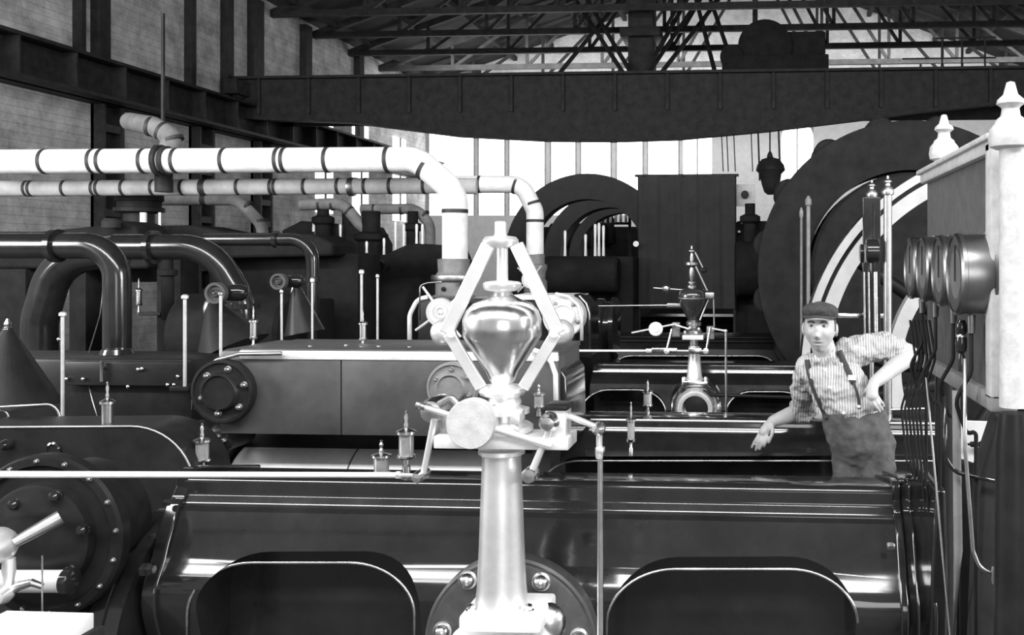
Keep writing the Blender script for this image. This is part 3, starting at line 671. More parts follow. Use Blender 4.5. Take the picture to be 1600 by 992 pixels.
# left rocker
MB().fl(686, 637, YG+.03, [(18, -.05), (20, -.03), (20, .05), (16, .08), (.4, .085)], 28).build('rocker_boss', 'steel', gov)
MB().tube(fillet(pxp([(686, 632, 2.86), (705, 622, 2.86), (716, 634, 2.86), (730, 628, 2.88)]), .01), .012, 10).build('rocker_link', 'dull_steel', gov)
MB().cyl(at(679, 655, 2.85), at(662, 738, 2.87), .0105, .0095, 14).build('rocker_arm', 'bright_steel', gov)
MB().fl(660, 741, 2.9, [(8.5, -.03), (9, -.02), (9, .045), (7, .055), (.4, .057)], 20).build('arm_eye', 'steel', gov)
# right rocker
MB().fl(862, 657, YG-.03, [(15, -.02), (16, 0), (16, .04), (11, .055), (10, .065), (.4, .068)], 24).build('rocker_boss', 'steel', gov)
MB().cyl(at(858, 672, 2.83), at(833, 733, 2.83), .0105, .0115, 14).build('rocker_arm', 'bright_steel', gov)
MB().fl(830, 740, 2.86, [(11, -.02), (12, -.015), (12, .03), (10, .04), (.4, .042)], 20).build('arm_eye', 'steel', gov)
MB().cyl(at(880, 646, 2.88), at(932, 667, 2.84), .011, .0085, 12).build('rocker_arm', 'bright_steel', gov)
MB().fl(936, 669, 2.86, [(7, -.02), (10, -.01), (10, .02), (6, .03), (4, .034), (.4, .034)], 20).build('arm_eye', 'steel', gov)
# spinning head, modelled at rest
MB().vl(gx, YG, [(9, 444), (8.5, 388), (8.5, 384)], 24).build('spindle', 'bright_steel', gov)
MB().vl(782, YG, [(8, 388), (24, 386), (28, 380), (28, 375), (24, 370), (10, 368), (9, 364), (9, 347), (6, 345)], 32).build('top_cap', 'bright_steel', gov)
MB().vl(gx, YG, [(12, 462), (14, 456), (27, 453), (30, 448), (30, 443), (26, 440), (10, 438)], 32).build('sleeve_collar', 'bright_steel', gov)
MB().vl(gx, YG, [(15, 600), (20, 594), (26, 580), (56, 534), (61, 524), (61, 498), (56, 485), (45, 474), (30, 468), (22, 464), (16, 460)], 56).build('centre_weight', 'steel', gov)
MB().vl(gx, YG, [(18, 622), (34, 616), (37, 611), (36, 606), (30, 602), (16, 600), (15, 596)], 40).build('base_disc', 'bright_steel', gov)
for s in (-1, 1):
    bx = gx+s*88
    for d in (-.035, .035):
        def flat(a, b, w, t, nm):
            a = Vector(a); b = Vector(b); dd = (b-a).normalized(); n = dd.cross(Vector((0, 1, 0)))*w; q = Vector((0, t, 0))
            MB().rings([[a+n+q, a+n-q, a-n-q, a-n+q], [b+n+q, b+n-q, b-n-q, b-n+q]]).build(nm, 'bright_steel', gov, bev=.003)
        flat(at(gx+s*22, 382, YG+d), at(bx, 521, YG+d), .021, .008, 'upper_arm')
        flat(at(bx-s*4, 521, YG+d), at(gx+s*33, 606, YG+d), .018, .007, 'lower_arm')
    MB().ball(at(bx+s*4, 519, YG), .040, 28).build('fly_ball', 'bright_steel', gov)
    MB().cyl(at(bx-s*8, 521, YG-.055), at(bx-s*8, 521, YG+.055), .012, None, 16).build('hinge_pin', 'bright_steel', gov)
# right push rod
root = thing('push_rod', 'upright steel rod right of the large governor, hanging from its ball joint', 'rod', at(938, 1060, 2.86))
MB().cyl(at(938, 715, 2.86), at(938, 1090, 2.86), .0085, .0105, 16).build('rod', 'steel', root)
MB().vl(936.5, 2.86, [(5.5, 716), (6.5, 708), (6.5, 700), (5, 698), (5, 680)], 16).build('fork_end', 'bright_steel', root)
MB().bpx(931, 700, 943, 708, 2.845, .03, .003).build('lock_nut', 'bright_steel', root)

# ------------------------------------------------------------------ small governor
YS = 7.0; sx = 1083
gv = thing('governor', 'small dark-bodied governor on the third engine bed, right of centre', 'governor', at(1086, 660, YS))
MB().vl(1085, YS, [(9, 541), (9, 545), (9.5, 560), (12, 588), (15, 592), (15, 597)], 28).build('pillar', 'bright_steel', gv)
MB().bpx(1067, 596, 1106, 604, YS-.1, .2, .006).build('foot_plate', 'steel', gv)
for x in (1068, 1103): MB().vl(x, YS-.06, [(3, 601), (3, 590), (1.5, 588)], 8).build('foot_bolt', 'steel', gv)
MB().vl(1087, YS, [(18, 603), (26, 607), (36, 622), (39, 645), (38, 690)], 36).build('gear_housing', 'steel', gv)
MB().fl(1088, 634, YS-.06, [(34, -.1), (27, .13), (27, .15), (24, .155), (20, .15), (19, .08), (.4, .08)], 40).build('housing_mouth', 'rod_metal', gv)
MB().fl(1088, 634, YS-.2, [(18, -.02), (18, .0), (8, .01), (.4, .012)], 24).build('shaft_end', 'black_satin', gv)
MB().fl(1088, 628, YS+.43, [(40, -.05), (40, .02), (38, .03), (.4, .03)], 48).build('mounting_flange', 'black_gloss', gv)
for s in (-1, 1): MB().ball(at(1088+s*36, 640, YS-.02), .035, 16, (.6, 1, 2.2)).build('housing_rib', 'steel', gv)
MB().bpx(1066, 524, 1099, 531, YS-.1, .2, .004).build('bearing_slab', 'trim_strip', gv)
MB().vl(1084, YS, [(7, 541), (7, 532), (9, 524), (13, 520), (13, 516), (8, 512), (12, 508), (12, 503), (8, 500), (6, 497)], 24).build('collar_stack', 'dull_steel', gv)
for x, y in ((1078, 512), (1092, 514), (1088, 520), (1070, 519)): MB().ball(at(x, y, YS-.07), .012, 10).build('ball_foot', 'bright_steel', gv)
MB().vl(1083, YS, [(8, 500), (14, 490), (21, 474), (22.6, 466), (22.6, 461), (21, 456), (16, 451.5), (8, 449)], 36).build('centre_weight', 'bowl_black', gv)
MB().vl(1083, YS, [(22.6, 467), (23.4, 466), (23.4, 465), (22.6, 464)], 36).build('weight_band', 'dull_steel', gv)
MB().vl(1081, YS, [(4, 452), (7, 449), (7, 446), (4, 444), (6, 442), (6, 440), (3, 438), (4, 432), (4.5, 424), (3, 418), (10, 414), (10, 410), (3, 408), (3, 402), (2, 396), (5, 393), (5, 391), (1.5, 389), (1.2, 384)], 24).build('spindle', 'dull_steel', gv)
for nm, a, b, r in (('upper_arm', (1087, 416, 6.95), (1105, 454, 6.95), .008), ('upper_arm', (1086, 394, 6.95), (1098, 418, 6.95), .007), ('lower_arm', (1107, 468, 6.95), (1094, 500, 6.95), .007)):
    MB().cyl(at(*a), at(*b), r, None, 10).build(nm, 'dull_steel', gv)
MB().bpx(1102, 457, 1116, 467, 6.93, .06, .004).build('arm_block', 'dull_steel', gv)
MB().fl(1100, 422, 6.97, [(5, 0), (5, .02), (2, .03), (.3, .03)], 16).build('fly_ball', 'black_gloss', gv)
MB().cyl(at(1115, 460, 6.95), at(1116, 512, 6.95), .006, None, 8).build('drop_link', 'dull_steel', gv)
MB().fl(1024.5, 514, 6.85, [(10.5, -.03), (11, -.02), (11, 0), (9, .006), (6, .0), (5, .012), (.3, .014)], 32).build('weight_disc', 'white_metal', gv)
MB().cyl(at(987, 520, 6.87), at(1056, 506, 6.87), .0075, None, 10).build('weight_lever', 'bright_steel', gv)
MB().bpx(1050, 504, 1062, 526, 6.9, .06, .004).build('upright', 'grey_paint', gv)
MB().cyl(at(1056, 508, 6.85), at(1076, 514, 6.85), .008, None, 8).build('rocker_arm', 'steel', gv)
MB().cyl(at(1050, 514, 6.84), at(1042, 546, 6.84), .0085, None, 10).build('rocker_arm', 'steel', gv)
MB().fl(1042, 548, 6.84, [(4.5, -.02), (4.5, .02), (.3, .025)], 14).build('arm_eye', 'bright_steel', gv)
MB().bpx(1104, 510, 1116, 530, 6.9, .06, .004).build('upright', 'grey_paint', gv)
MB().cyl(at(1110, 511, 6.85), at(1104, 546, 6.85), .0095, None, 10).build('rocker_arm', 'steel', gv)
MB().fl(1103, 548, 6.84, [(4.5, -.02), (4.5, .02), (.3, .025)], 14).build('arm_eye', 'bright_steel', gv)
MB().cyl(at(1112, 513, 6.86), at(1134, 517, 6.86), .0075, None, 10).build('rocker_arm', 'bright_steel', gv)
MB().ball(at(1134, 517, 6.86), .013, 12).build('arm_eye', 'bright_steel', gv)
MB().bpx(1076, 544, 1096, 553, 6.86, .05, .004).build('link_block', 'steel', gv)
MB().cyl(at(1058, 548, 6.88), at(1103, 548, 6.88), .007, None, 10).build('link_rod', 'bright_steel', gv)
MB().tube(fillet(pxp([(1098, 611, 6.86), (1112, 617, 6.86), (1250, 621, 6.9), (1330, 622, 7.3)]), .03), .013, 12).build('drive_shaft', 'black_satin', gv)
root = thing('push_rod', 'thin upright steel rod right of the small governor', 'rod', at(1134, 655, 6.86))
MB().cyl(at(1134, 519, 6.86), at(1135, 660, 6.86), .0085, None, 10).build('rod', 'steel', root)
MB().cyl(at(1021, 450, 7.0), at(1066, 453, 7.0), .007, None, 8).build('trip_lever', 'dull_steel', gv)
MB().fl(1041, 451, 6.98, [(6, -.02), (6.5, 0), (4, .02), (.3, .025)], 20).build('trip_weight', 'dull_steel', gv)
root = thing('control_rod', 'thin control rod behind the small governor bowl, reaching left', 'rod', at(1000, 478, 7.05))
MB().cyl(at(935, 478, 7.05), at(1034, 477, 7.05), .004, .006, 8).build('rod', 'dull_steel', root)
MB().bpx(1042, 474, 1064, 480, 7.03, .03, .003).build('slotted_link', 'dull_steel', root)
MB().cyl(at(1034, 477, 7.05), at(1043, 477, 7.05), .006, None, 8).build('link_pin', 'dull_steel', root)
# ------------------------------------------------------------------ oil cups (lubricators)
def oil_cup(label, cx, Y, ytop, ybot, hw, body=(.0, .0), m='glass_cup'):
    """ytop..ybot in photograph pixels; hw half width in pixels"""
    root = thing('oil_cup', label, 'oil cup', at(cx, ybot, Y), 'oil cups on the engines')
    h = ybot-ytop
    y = lambda q: ytop+h*q
    MB().vl(cx, Y, [(hw*.45, ybot), (hw*.45, y(.86)), (hw*.3, y(.84)), (hw*.3, y(.74)), (hw*.55, y(.73))], 18).build('stem', 'dull_steel', root)
    MB().vl(cx, Y, [(hw*.9, y(.74)), (hw, y(.72)), (hw, y(.69)), (hw*.8, y(.68))], 24).build('base_ring', 'steel', root)
    MB().vl(cx, Y, [(hw*.8, y(.69)), (hw*.82, y(.6)), (hw*.82, y(.36))], 24).build('glass', m, root)
    MB().vl(cx, Y, [(hw*.8, y(.37)), (hw*1.1, y(.36)), (hw*1.1, y(.32)), (hw*.6, y(.29)), (hw*.2, y(.27))], 24).build('lid', 'steel', root)
    MB().vl(cx, Y, [(hw*.2, y(.3)), (hw*.28, y(.22)), (hw*.16, y(.18)), (hw*.25, y(.1)), (hw*.12, y(.05)), (hw*.18, y(.02)), (hw*.05, ytop)], 14).build('needle_valve', 'dull_steel', root)
    return root
oil_cup('tall oil cup standing just left of the large governor', 635, 3.6, 641, 742, 14)
oil_cup('short squat oil cup behind the polished rod, left of the tall one', 596, 3.6, 687, 760, 14)
oil_cup('oil cup below the round cover at the left end of the valve chest', 316, 4.1, 661, 742, 12)
oil_cup('slender oil cup in front of the second engine bed', 986, 4.4, 628, 712, 7)
oil_cup('glass oil cup left of the small governor base', 1012, 5.3, 593, 649.5, 8)
o_ = oil_cup('dark oil cup in front of the chest end, right of the large governor', 842, 4.3, 598, 650, 9)
MB().bpx(839, 644, 845, 652, 4.3, .18).build('bracket', 'black_satin', o_)
oil_cup('pillar oil cup on the valve chest, middle of its top', 567, 4.75, 484, 548, 6, m='dull_steel')
oil_cup('pillar oil cup at the left corner of the valve chest top', 396, 4.75, 478, 548, 6, m='dull_steel')
oil_cup('dim oil cup on the dark casing below the nearest exhaust pipe', 168, 4.1, 596, 692, 10, m='dull_steel')
o_ = oil_cup('bright oil cup against the brick wall, right of the nearest exhaust pipe', 217, 8.65, 434, 492, 5, m='steel')
MB().bpx(215, 488, 250, 493, 8.63, .06).build('bracket', 'black_iron', o_)
oil_cup('tiny bright oil cup at the right end of the far bed', 1227, 9.6, 505, 522, 5, m='steel')

# ------------------------------------------------------------------ polished upright rods at left
for i, (x, y0, y1, Y, w) in enumerate([(98, 488, 700, 4.6, 3.2), (289, 461, 610, 5.15, 3.2), (345, 455, 558, 5.6, 2.8), (440, 452, 535, 6.2, 2.2), (488, 435, 535, 6.4, 2), (565, 422, 530, 6.6, 2.4), (590, 428, 512, 7.0, 2.2)]):
    lb = ['tall polished rod nearest the left edge', 'polished rod with a knob left of the second exhaust pipe', 'polished rod under the first handwheel, beside the second exhaust pipe',
          'thin polished rod under the second handwheel', 'thin polished rod below the third exhaust pipe', 'polished rod with a knob left of centre behind the valve chest',
          'short polished rod under the small far handwheel'][i]
    root = thing('valve_rod', lb, 'rod', at(x, y1, Y), 'polished valve rods at left')
    kk = mpp(x, Y); a = at(x, y0+6, Y); MB().cyl(a, at(x, y1, Y) if i == 1 else Vector((xat(x, Y), Y, .01)), w*kk*.85, None, 14).build('rod', 'rod_metal', root)
    if i == 1: MB().bpx(264, 604, 294, 611, Y-.02, .25, .004).build('bracket', 'black_satin', root)
    if i not in (2, 3, 6): MB().vl(x, Y, [(w*.7, y0+7), (w*1.7, y0+5), (w*1.7, y0+1), (w*.8, y0-1)], 14).build('knob', 'bright_steel', root)
    else: MB().vl(x, Y, [(w*.7, y0+7), (w*1.4, y0+5), (w*1.4, y0+2), (w*.8, y0)], 14).build('collar', 'dull_steel', root)
tag(MB().tube(fillet(pxp([(164, 420, 6.25), (157, 490, 6.1), (136, 560, 5.6), (140, 610, 5.25), (157, 668, 5.2)]), .25), .003, 8).build('thin_wire', 'dull_steel', smooth=180), 'thin slack wire hanging in front of the nearest black exhaust pipe', 'wire')
# hand wheels
def handwheel(label, cx, cy, Y, R, spokes, m='steel', stem=.25, rods=()):
    root = thing('handwheel', label, 'handwheel', at(cx, cy, Y), 'valve handwheels')
    k = mpp(cx, Y); c = at(cx, cy, Y)
    MB().fl(cx, cy, Y, [(R, -.02), (R, .015), (R*.96, .022), (R*.72, .022), (R*.66, .012), (R*.6, .006), (R*.42, .006), (R*.36, .02), (R*.3, .028), (R*.28, .02), (R*.14, .02), (R*.1, .034), (.2, .036)], 44).build('wheel', m, root)
    MB().cyl(c, c+Vector((0, stem, 0)), R*.35*k, None, 16).build('stem', 'black_satin', root)
    if not rods and R > 12: MB().lathe(c+Vector((0, .1, 0)), (1, 0, 0), [(R*.5*k, 0), (R*.75*k, .02), (R*.78*k, R*1.6*k), (R*.5*k, R*2.1*k), (R*.2*k, R*2.2*k)], 24).build('boss', 'black_gloss', root)
    for a, L in rods:
        d = Vector((math.cos(a), 0, math.sin(a))); MB().cyl(c+d*R*k*.9, c+d*R*k*L, R*.11*k, R*.09*k, 10).build('handle', 'bright_steel', root)
    return root
handwheel('big spider handwheel on the white steam drop, left of the large governor', 689, 488, 6.6, 23, 4, 'bright_steel', .8, [(a, 2.15) for a in (.72, 2.2, 3.75, 5.4)])
handwheel('smaller spider handwheel right of the large governor, under the arched pipe', 829, 437, 10.1, 14, 4, 'bright_steel', .4, [(a, 2.0) for a in (.9, 2.4, 3.9, 5.5)])
handwheel('dull handwheel above the polished rod, beside the second exhaust pipe', 338, 458, 5.76, 17, 0, 'flange_grey', .2)
handwheel('dull handwheel left of the third exhaust pipe', 436, 440, 6.38, 13, 0, 'flange_grey', .2)
handwheel('small far handwheel behind the row of lagged bends', 592, 418, 10.7, 11, 0, 'black_gloss', .5)
handwheel('tiny bright handwheel at the left edge of the dark screen', 994, 381, 11.9, 4.5, 0, 'bright_steel', .12)
# conical wire guards / sheet cones
for i, (x, y0, y1, Y, r0, r1, dx) in enumerate([(12, 512, 632, 4.7, 6, 74, 0), (330, 470, 545, 5.9, 8, 56, 34), (462, 444, 520, 6.5, 5, 30, 14)]):
    root = thing('oil_funnel', ['dark sheet-metal cone with a bright top at the left edge', 'dark cone behind the valve chest, below the first dull handwheel', 'small dark cone below the second dull handwheel'][i], 'cone', at(x+dx, y1, Y), 'dark sheet cones')
    k = mpp(x, Y); a = at(x, y0, Y); b = at(x+dx, y1, Y)
    MB().lathe(a, b-a, [(r0*k, 0), (r1*k, (b-a).length)], 40).build('cone', 'black_satin', root)
    MB().vl(x, Y, [(r0*1.3, y0+22), (r0*1.5, y0+12), (r0*1.2, y0+2), (r0*.7, y0-2), (r0*.9, y0-6), (r0*.3, y0-14)], 18).build('spout', 'steel', root)
# handrail loops lower left
root = thing('handrail', 'polished looped handrail at the left edge above the dark casing', 'handrail', at(97, 700, 4.3))
MB().tube(fillet(pxp([(-60, 639, 4.3), (88, 631, 4.3), (97, 662, 4.3), (97, 712, 4.3)]), .07), .0065, 12).build('rail', 'dull_steel', root, smooth=180)
root = thing('handrail', 'short inner handrail hoop at the left edge', 'handrail', at(15, 700, 4.32))
MB().tube(fillet(pxp([(-60, 640, 4.32), (12, 641, 4.32), (15, 662, 4.32), (15, 715, 4.32)]), .06), .005, 12).build('rail', 'dull_steel', root, smooth=180)
# dark cross-slung valve chest behind these
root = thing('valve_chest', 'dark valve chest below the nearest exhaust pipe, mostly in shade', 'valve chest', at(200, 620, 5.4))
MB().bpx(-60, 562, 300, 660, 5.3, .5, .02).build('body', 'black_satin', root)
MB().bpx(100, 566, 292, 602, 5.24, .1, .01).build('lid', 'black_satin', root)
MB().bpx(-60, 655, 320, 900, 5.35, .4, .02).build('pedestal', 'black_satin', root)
for x, y in ((160, 575), (216, 577), (222, 576), (262, 601), (272, 601), (130, 592), (92, 530), (104, 592), (200, 604), (278, 588)): MB().ball(at(x, y, 5.23), .011, 10).build('nut', 'steel', root)
MB().vl(159, 5.22, [(2.5, 596), (2.5, 570), (4, 566), (2, 564)], 10).build('stud', 'dull_steel', root)
MB().vl(183, 5.6, [(34, 566), (34, 558), (26, 556), (22, 545)], 28).build('pipe_flange', 'black_gloss', root)

# ------------------------------------------------------------------ third engine's clad chest with the white drop on it
YV = 7.3
root = thing('valve_chest', 'pale clad valve chest half hidden behind the large governor', 'valve chest', at(780, 548, YV))
MB().bpx(652, 468, 900, 560, YV, .55, .02).build('body', 'black_satin', root)
for x in (660, 860): MB().bpx(x, 555, x+30, fy(YV), YV+.1, .35).build('foot', 'black_satin', root)
MB().bpx(800, 461, 892, 469, YV-.02, .5, .01).build('top_strip', 'trim_strip', root)
cover(root, 881, 494, YV-.02, 33, 5, .9, 'trim_strip', 'trim_strip')
MB().tube(pxp([(868, 459, YV-.06), (888, 463, YV-.06), (903, 476, YV-.06), (909, 495, YV-.06), (909, 532, YV-.06)]), .014, 10).build('end_hoop', 'trim_strip', root, smooth=180)
MB().tube(pxp([(905, 462, YV+.1), (916, 474, YV+.1), (921, 490, YV+.1), (921, 500, YV+.1)]), .007, 10).build('end_hoop', 'trim_strip', root, smooth=180)
MB().tube(fillet(pxp([(640, 540, YV), (640, 492, YV), (652, 468, YV), (668, 464, YV)]), .12), .018, 10).build('end_hoop', 'trim_strip', root, smooth=180)
MB().prism([(868, 460), (906, 460), (922, 480), (924, 560), (868, 560)], YV+.12, .4).build('end_casing', 'black_gloss', root, bev=.02)
root = thing('engine_cylinder', 'black rounded cylinder end with a highlight, left of the far beds', 'engine cylinder', at(930, 545, 8.0))
cz = zat(925, 520, 8.1)
MB().lathe((xat(915, 8.0), 8.64, cz), (1, 0, 0), [(.27, 0), (.27, .06), (.24, .08), (.24, .12), (.28, .13), (.28, .17), (.1, .19)], 48).build('barrel', 'black_gloss', root)
MB().box((xat(860, 8), 8.4, 0), (xat(940, 8), 8.85, cz-.2)).build('foot', 'black_satin', root)
root = thing('stop_valve', 'flanged stop valve at the foot of the white steam drop', 'valve', at(709, 468, YP))
MB().vl(709, YP, [(33, 470), (33, 462), (28, 460), (28, 440), (33, 438), (33, 431), (27, 429), (24, 424), (25, 405), (20, 404)], 36).build('body', 'grey_paint', root)
MB().vl(709, YP, [(34, 438), (35, 434), (34, 430)], 36).build('flange', 'dull_steel', root)
bolts(root, 709, 452, YP-.16, 16, 5, 3, 'black_gloss', 'bolt', .6, .03)
root = thing('stop_valve', 'flanged stop valve under the arched white pipe', 'valve', at(837, 456, YR))
MB().vl(837, YR, [(18, 470), (18, 440), (15, 436), (16, 424), (18, 420), (18, 414), (14, 412), (14, 398), (12, 396)], 28).build('body', 'grey_paint', root)
MB().vl(837, YR, [(12, 405+1500*1.86/YR), (12, 468)], 20).build('riser', 'black_satin', root)
root = thing('guard_frame', 'thin bent guard frame left of the big spider handwheel', 'guard', at(660, 500, 7.0))
MB().tube(fillet(pxp([(656, 500, 7.0), (656, 446, 7.0), (668, 442, 7.0), (690, 440, 7.0)]), .05), .006, 8).build('frame', 'dull_steel', root, smooth=180)

# ------------------------------------------------------------------ middle distance: dark machinery between pipes
DENG = []
def dark_engine(label, parts, foot, Y):
    root = thing('distant_engine', label, 'engine', at(foot[0], fy(Y), Y), 'dim engines in the middle distance'); DENG.append(root)
    for nm, kind, a in parts:
        if kind == 'v': MB().vl(a[0], a[1], a[2], 24).build(nm, 'matt_black', root)
        elif kind == 'b': MB().bpx(*a).build(nm, 'matt_black', root)
        elif kind == 'p': MB().prism(a[0], a[1], a[2]).build(nm, 'matt_black', root, bev=.02)
        elif kind == 'h': MB().lathe(at(a[0], a[1], a[2]), (1, 0, 0), [(a[3]*.9, 0), (a[3], .03), (a[3], a[4]-.03), (a[3]*.9, a[4])], 36).build(nm, 'matt_black', root)
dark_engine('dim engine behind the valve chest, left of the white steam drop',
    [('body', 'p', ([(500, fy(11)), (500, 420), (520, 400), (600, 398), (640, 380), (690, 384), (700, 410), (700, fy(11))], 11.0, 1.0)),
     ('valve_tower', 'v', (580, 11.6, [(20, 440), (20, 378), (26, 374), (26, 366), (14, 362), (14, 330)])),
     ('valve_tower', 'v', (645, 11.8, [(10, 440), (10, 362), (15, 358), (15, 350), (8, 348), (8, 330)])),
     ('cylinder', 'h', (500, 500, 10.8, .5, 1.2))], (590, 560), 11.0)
dark_engine('dim engine farther back, below the middle grey bend',
    [('body', 'p', ([(440, fy(14)), (440, 360), (470, 345), (560, 352), (575, 380), (575, fy(14))], 14.0, 1.0)),
     ('valve_tower', 'v', (505, 13.9, [(12, 400), (12, 352), (17, 348), (17, 340), (9, 336), (9, 318)])),
     ('valve_tower', 'v', (545, 14.2, [(14, 400), (14, 356), (10, 350), (10, 330)]))], (510, 450), 14.0)
dark_engine('dim engine behind the thin polished rods, far left of centre',
    [('body', 'b', (300, 470, 480, fy(8.6), 8.6, .6, .03)), ('cylinder', 'h', (290, 520, 8.2, .35, 1.0)),
     ('valve_tower', 'v', (262, 8.5, [(9, 500), (9, 432), (14, 430), (14, 422), (8, 420), (8, 396)]))], (390, 620), 8.6)
dark_engine('dim engine at the far right foot of the dark screen',
    [('body', 'b', (1150, 345, 1250, fy(12.2), 12.2, .8, .03)),
     ('valve_tower', 'v', (1172, 12.0, [(10, 380), (10, 350), (16, 346), (16, 338), (8, 334), (8, 318)])),
     ('cylinder', 'h', (1150, 420, 12.0, .35, .9))], (1200, 500), 12.2)
dark_engine('dim engine between the great rims and the handwheel, behind the arched pipe',
    [('body', 'b', (852, 400, 990, fy(11.5), 11.5, .5, .03)), ('cylinder', 'h', (850, 430, 11.3, .22, .9))], (920, 560), 11.5)
dark_engine('low dim engine at the far end, seen through the great dark rims',
    [('body', 'b', (845, 354, 1005, fy(23.5), 23.5, 1.0, .03)), ('valve_tower', 'v', (952, 23.4, [(8, 380), (8, 350), (12, 346), (12, 342), (6, 340), (6, 334)])),
     ('cylinder', 'h', (860, 368, 23.3, .3, 1.4))], (925, 560), 23.5)
# slim bright stems, parts of those engines
for e_, (x, y0, y1, Y) in [(1, (490, 340, 362, 13.9)), (1, (494, 345, 372, 13.9)), (1, (532, 350, 392, 13.9)), (0, (573, 377, 400, 10.9)), (0, (618, 345, 400, 11.3)), (0, (631, 350, 400, 11.3)), (0, (651, 350, 386, 11.3)), (0, (660, 350, 386, 11.3)),
                           (0, (600, 372, 400, 11.3)), (4, (883, 360, 402, 11.6)), (4, (915, 366, 402, 11.6)), (4, (930, 350, 402, 11.6)), (4, (936, 348, 402, 11.6)), (4, (943, 352, 402, 11.6))]:
    MB().vl(x, Y, [(1.8, y1), (2.4, y1-3), (1.8, (y0+y1)/2), (2.4, y0+3), (1.5, y0)], 8).build('valve_stem', 'white_metal', DENG[e_])
# far balustrade seen through the great rims
root = thing('balustrade', 'far row of short white balusters seen through the great rims', 'balustrade', at(955, fy(21.5), 21.5))
for x in range(930, 982, 8): MB().cyl(at(x, 333, 21.5), at(x, 348, 21.5), .03, None, 8).build('baluster', 'white_paint', root)
MB().cyl(at(926, 332, 21.5), at(984, 332, 21.5), .03, None, 8).build('rail', 'black_iron', root)
MB().cyl(at(926, 349, 21.5), at(984, 349, 21.5), .03, None, 8).build('rail', 'black_iron', root)
for x in (926, 984): MB().cyl(at(x, 330, 21.5), at(x, fy(21.5), 21.5), .035, None, 8).build('post', 'black_iron', root)

# ------------------------------------------------------------------ great rims (flywheels) behind the governor
def rim(label, cx, cy, Y, R, t, dep, m='black_satin', spokes=0):
    k = mpp(cx, Y); c = at(cx, cy, Y)
    root = thing('flywheel', label, 'flywheel', (c.x, Y, max(0., c.z-R*k)), 'dark flywheels')
    prof = [(R-t, 0), (R, 0), (R, dep), (R-t, dep)]
    seg = 96; ringv = []
    for j in range(seg):
        a = 2*PI*j/seg; d = Vector((math.cos(a), 0, math.sin(a)))
        ringv.append([c+d*r*k+Vector((0, y, 0)) for r, y in prof])
    mb = MB(); v = [p for r in ringv for p in r]; f = []
    for j in range(seg):
        q = (j+1) % seg
        for i in range(4): f.append((j*4+i, q*4+i, q*4+(i+1) % 4, j*4+(i+1) % 4))
    mb.add(v, f); mb.build('rim', m, root)
    for j in range(spokes):
        a = 2*PI*j/spokes+.3; d = Vector((math.cos(a), 0, math.sin(a)))
        MB().cyl(c+d*R*k*.08+Vector((0, dep/2, 0)), c+d*(R-t*.6)*k+Vector((0, dep/2, 0)), t*k*.28, t*k*.2, 12).build('spoke', m, root)
    if spokes: MB().lathe(c+Vector((0, -.05, 0)), (0, 1, 0), [(R*.1*k, 0), (R*.12*k, .02), (R*.12*k, dep+.08), (R*.1*k, dep+.1)], 32).build('hub', m, root)
    MB().box((c.x-.5, Y+.05, .02), (c.x+.5, Y+dep-.05, max(.1, c.z-(R-t*.5)*k)), .01).build('cradle', m, root)
    return root, c, k
rim('nearest and largest of the three great dark rims behind the large governor', 917, 402, 14.6, 131, 40, .35)
rim('middle one of the three great dark rims', 952, 402, 17.7, 104, 26, .5)
rim('farthest and smallest of the three great dark rims', 972, 402, 19.9, 84, 15, .5)
# dark screen
root = thing('hanging_screen', 'tall dark cloth screen hanging right of the great rims', 'screen', at(1073, 480, 12.0))
n = 60; fr = []; bk = []
x0, x1 = xat(998, 12), xat(1148, 12); z1 = zat(1073, 274, 12); z0 = zat(1073, 482, 12)
mb = MB(); rows = []
for zz in (z1, (z0+z1)/2, z0):
    for off in (0,):
        rows.append([Vector((x0+(x1-x0)*i/n, 12+.010*math.sin(i*.5)+.004*math.sin(i*1.3+zz), zz)) for i in range(n+1)]+[Vector((x0+(x1-x0)*i/n, 12.02+.010*math.sin(i*.5)+.004*math.sin(i*1.3+zz), zz)) for i in range(n, -1, -1)])
mb.rings(rows); mb.build('cloth', 'curtain', root, smooth=60)
MB().cyl((x0-.05, 12.02, z1), (x1+.05, 12.02, z1), .018, None, 10).build('top_pole', 'black_iron', root)
for x in (x0, x1): MB().cyl((x, 12.05, 0), (x, 12.05, z1), .02, None, 10).build('post', 'black_iron', root)
# bright instrument plate right of the screen
root = thing('notice_board', 'small bright board with a dark knob, right of the dark screen', 'board', at(1165, 345, 12.14))
MB().bpx(1147, 288, 1180, 322, 12.14, .04, .005).build('board', 'white_paint', root)
MB().fl(1164, 304, 12.14, [(6, 0), (6, .05), (2.5, .06), (.3, .06)], 20).build('knob', 'black_iron', root)
MB().bpx(1143, 288, 1147, 330, 12.14, .04, .0).build('post', 'white_paint', root)
for i, (x, y) in enumerate([(1166, 343), (1174, 348), (1179, 344), (1173, 354), (1160, 348), (1155, 362)]):
    MB().ball(at(x, y, 12.12), .02, 10).build('oil_drop_cup', 'bright_steel', root)

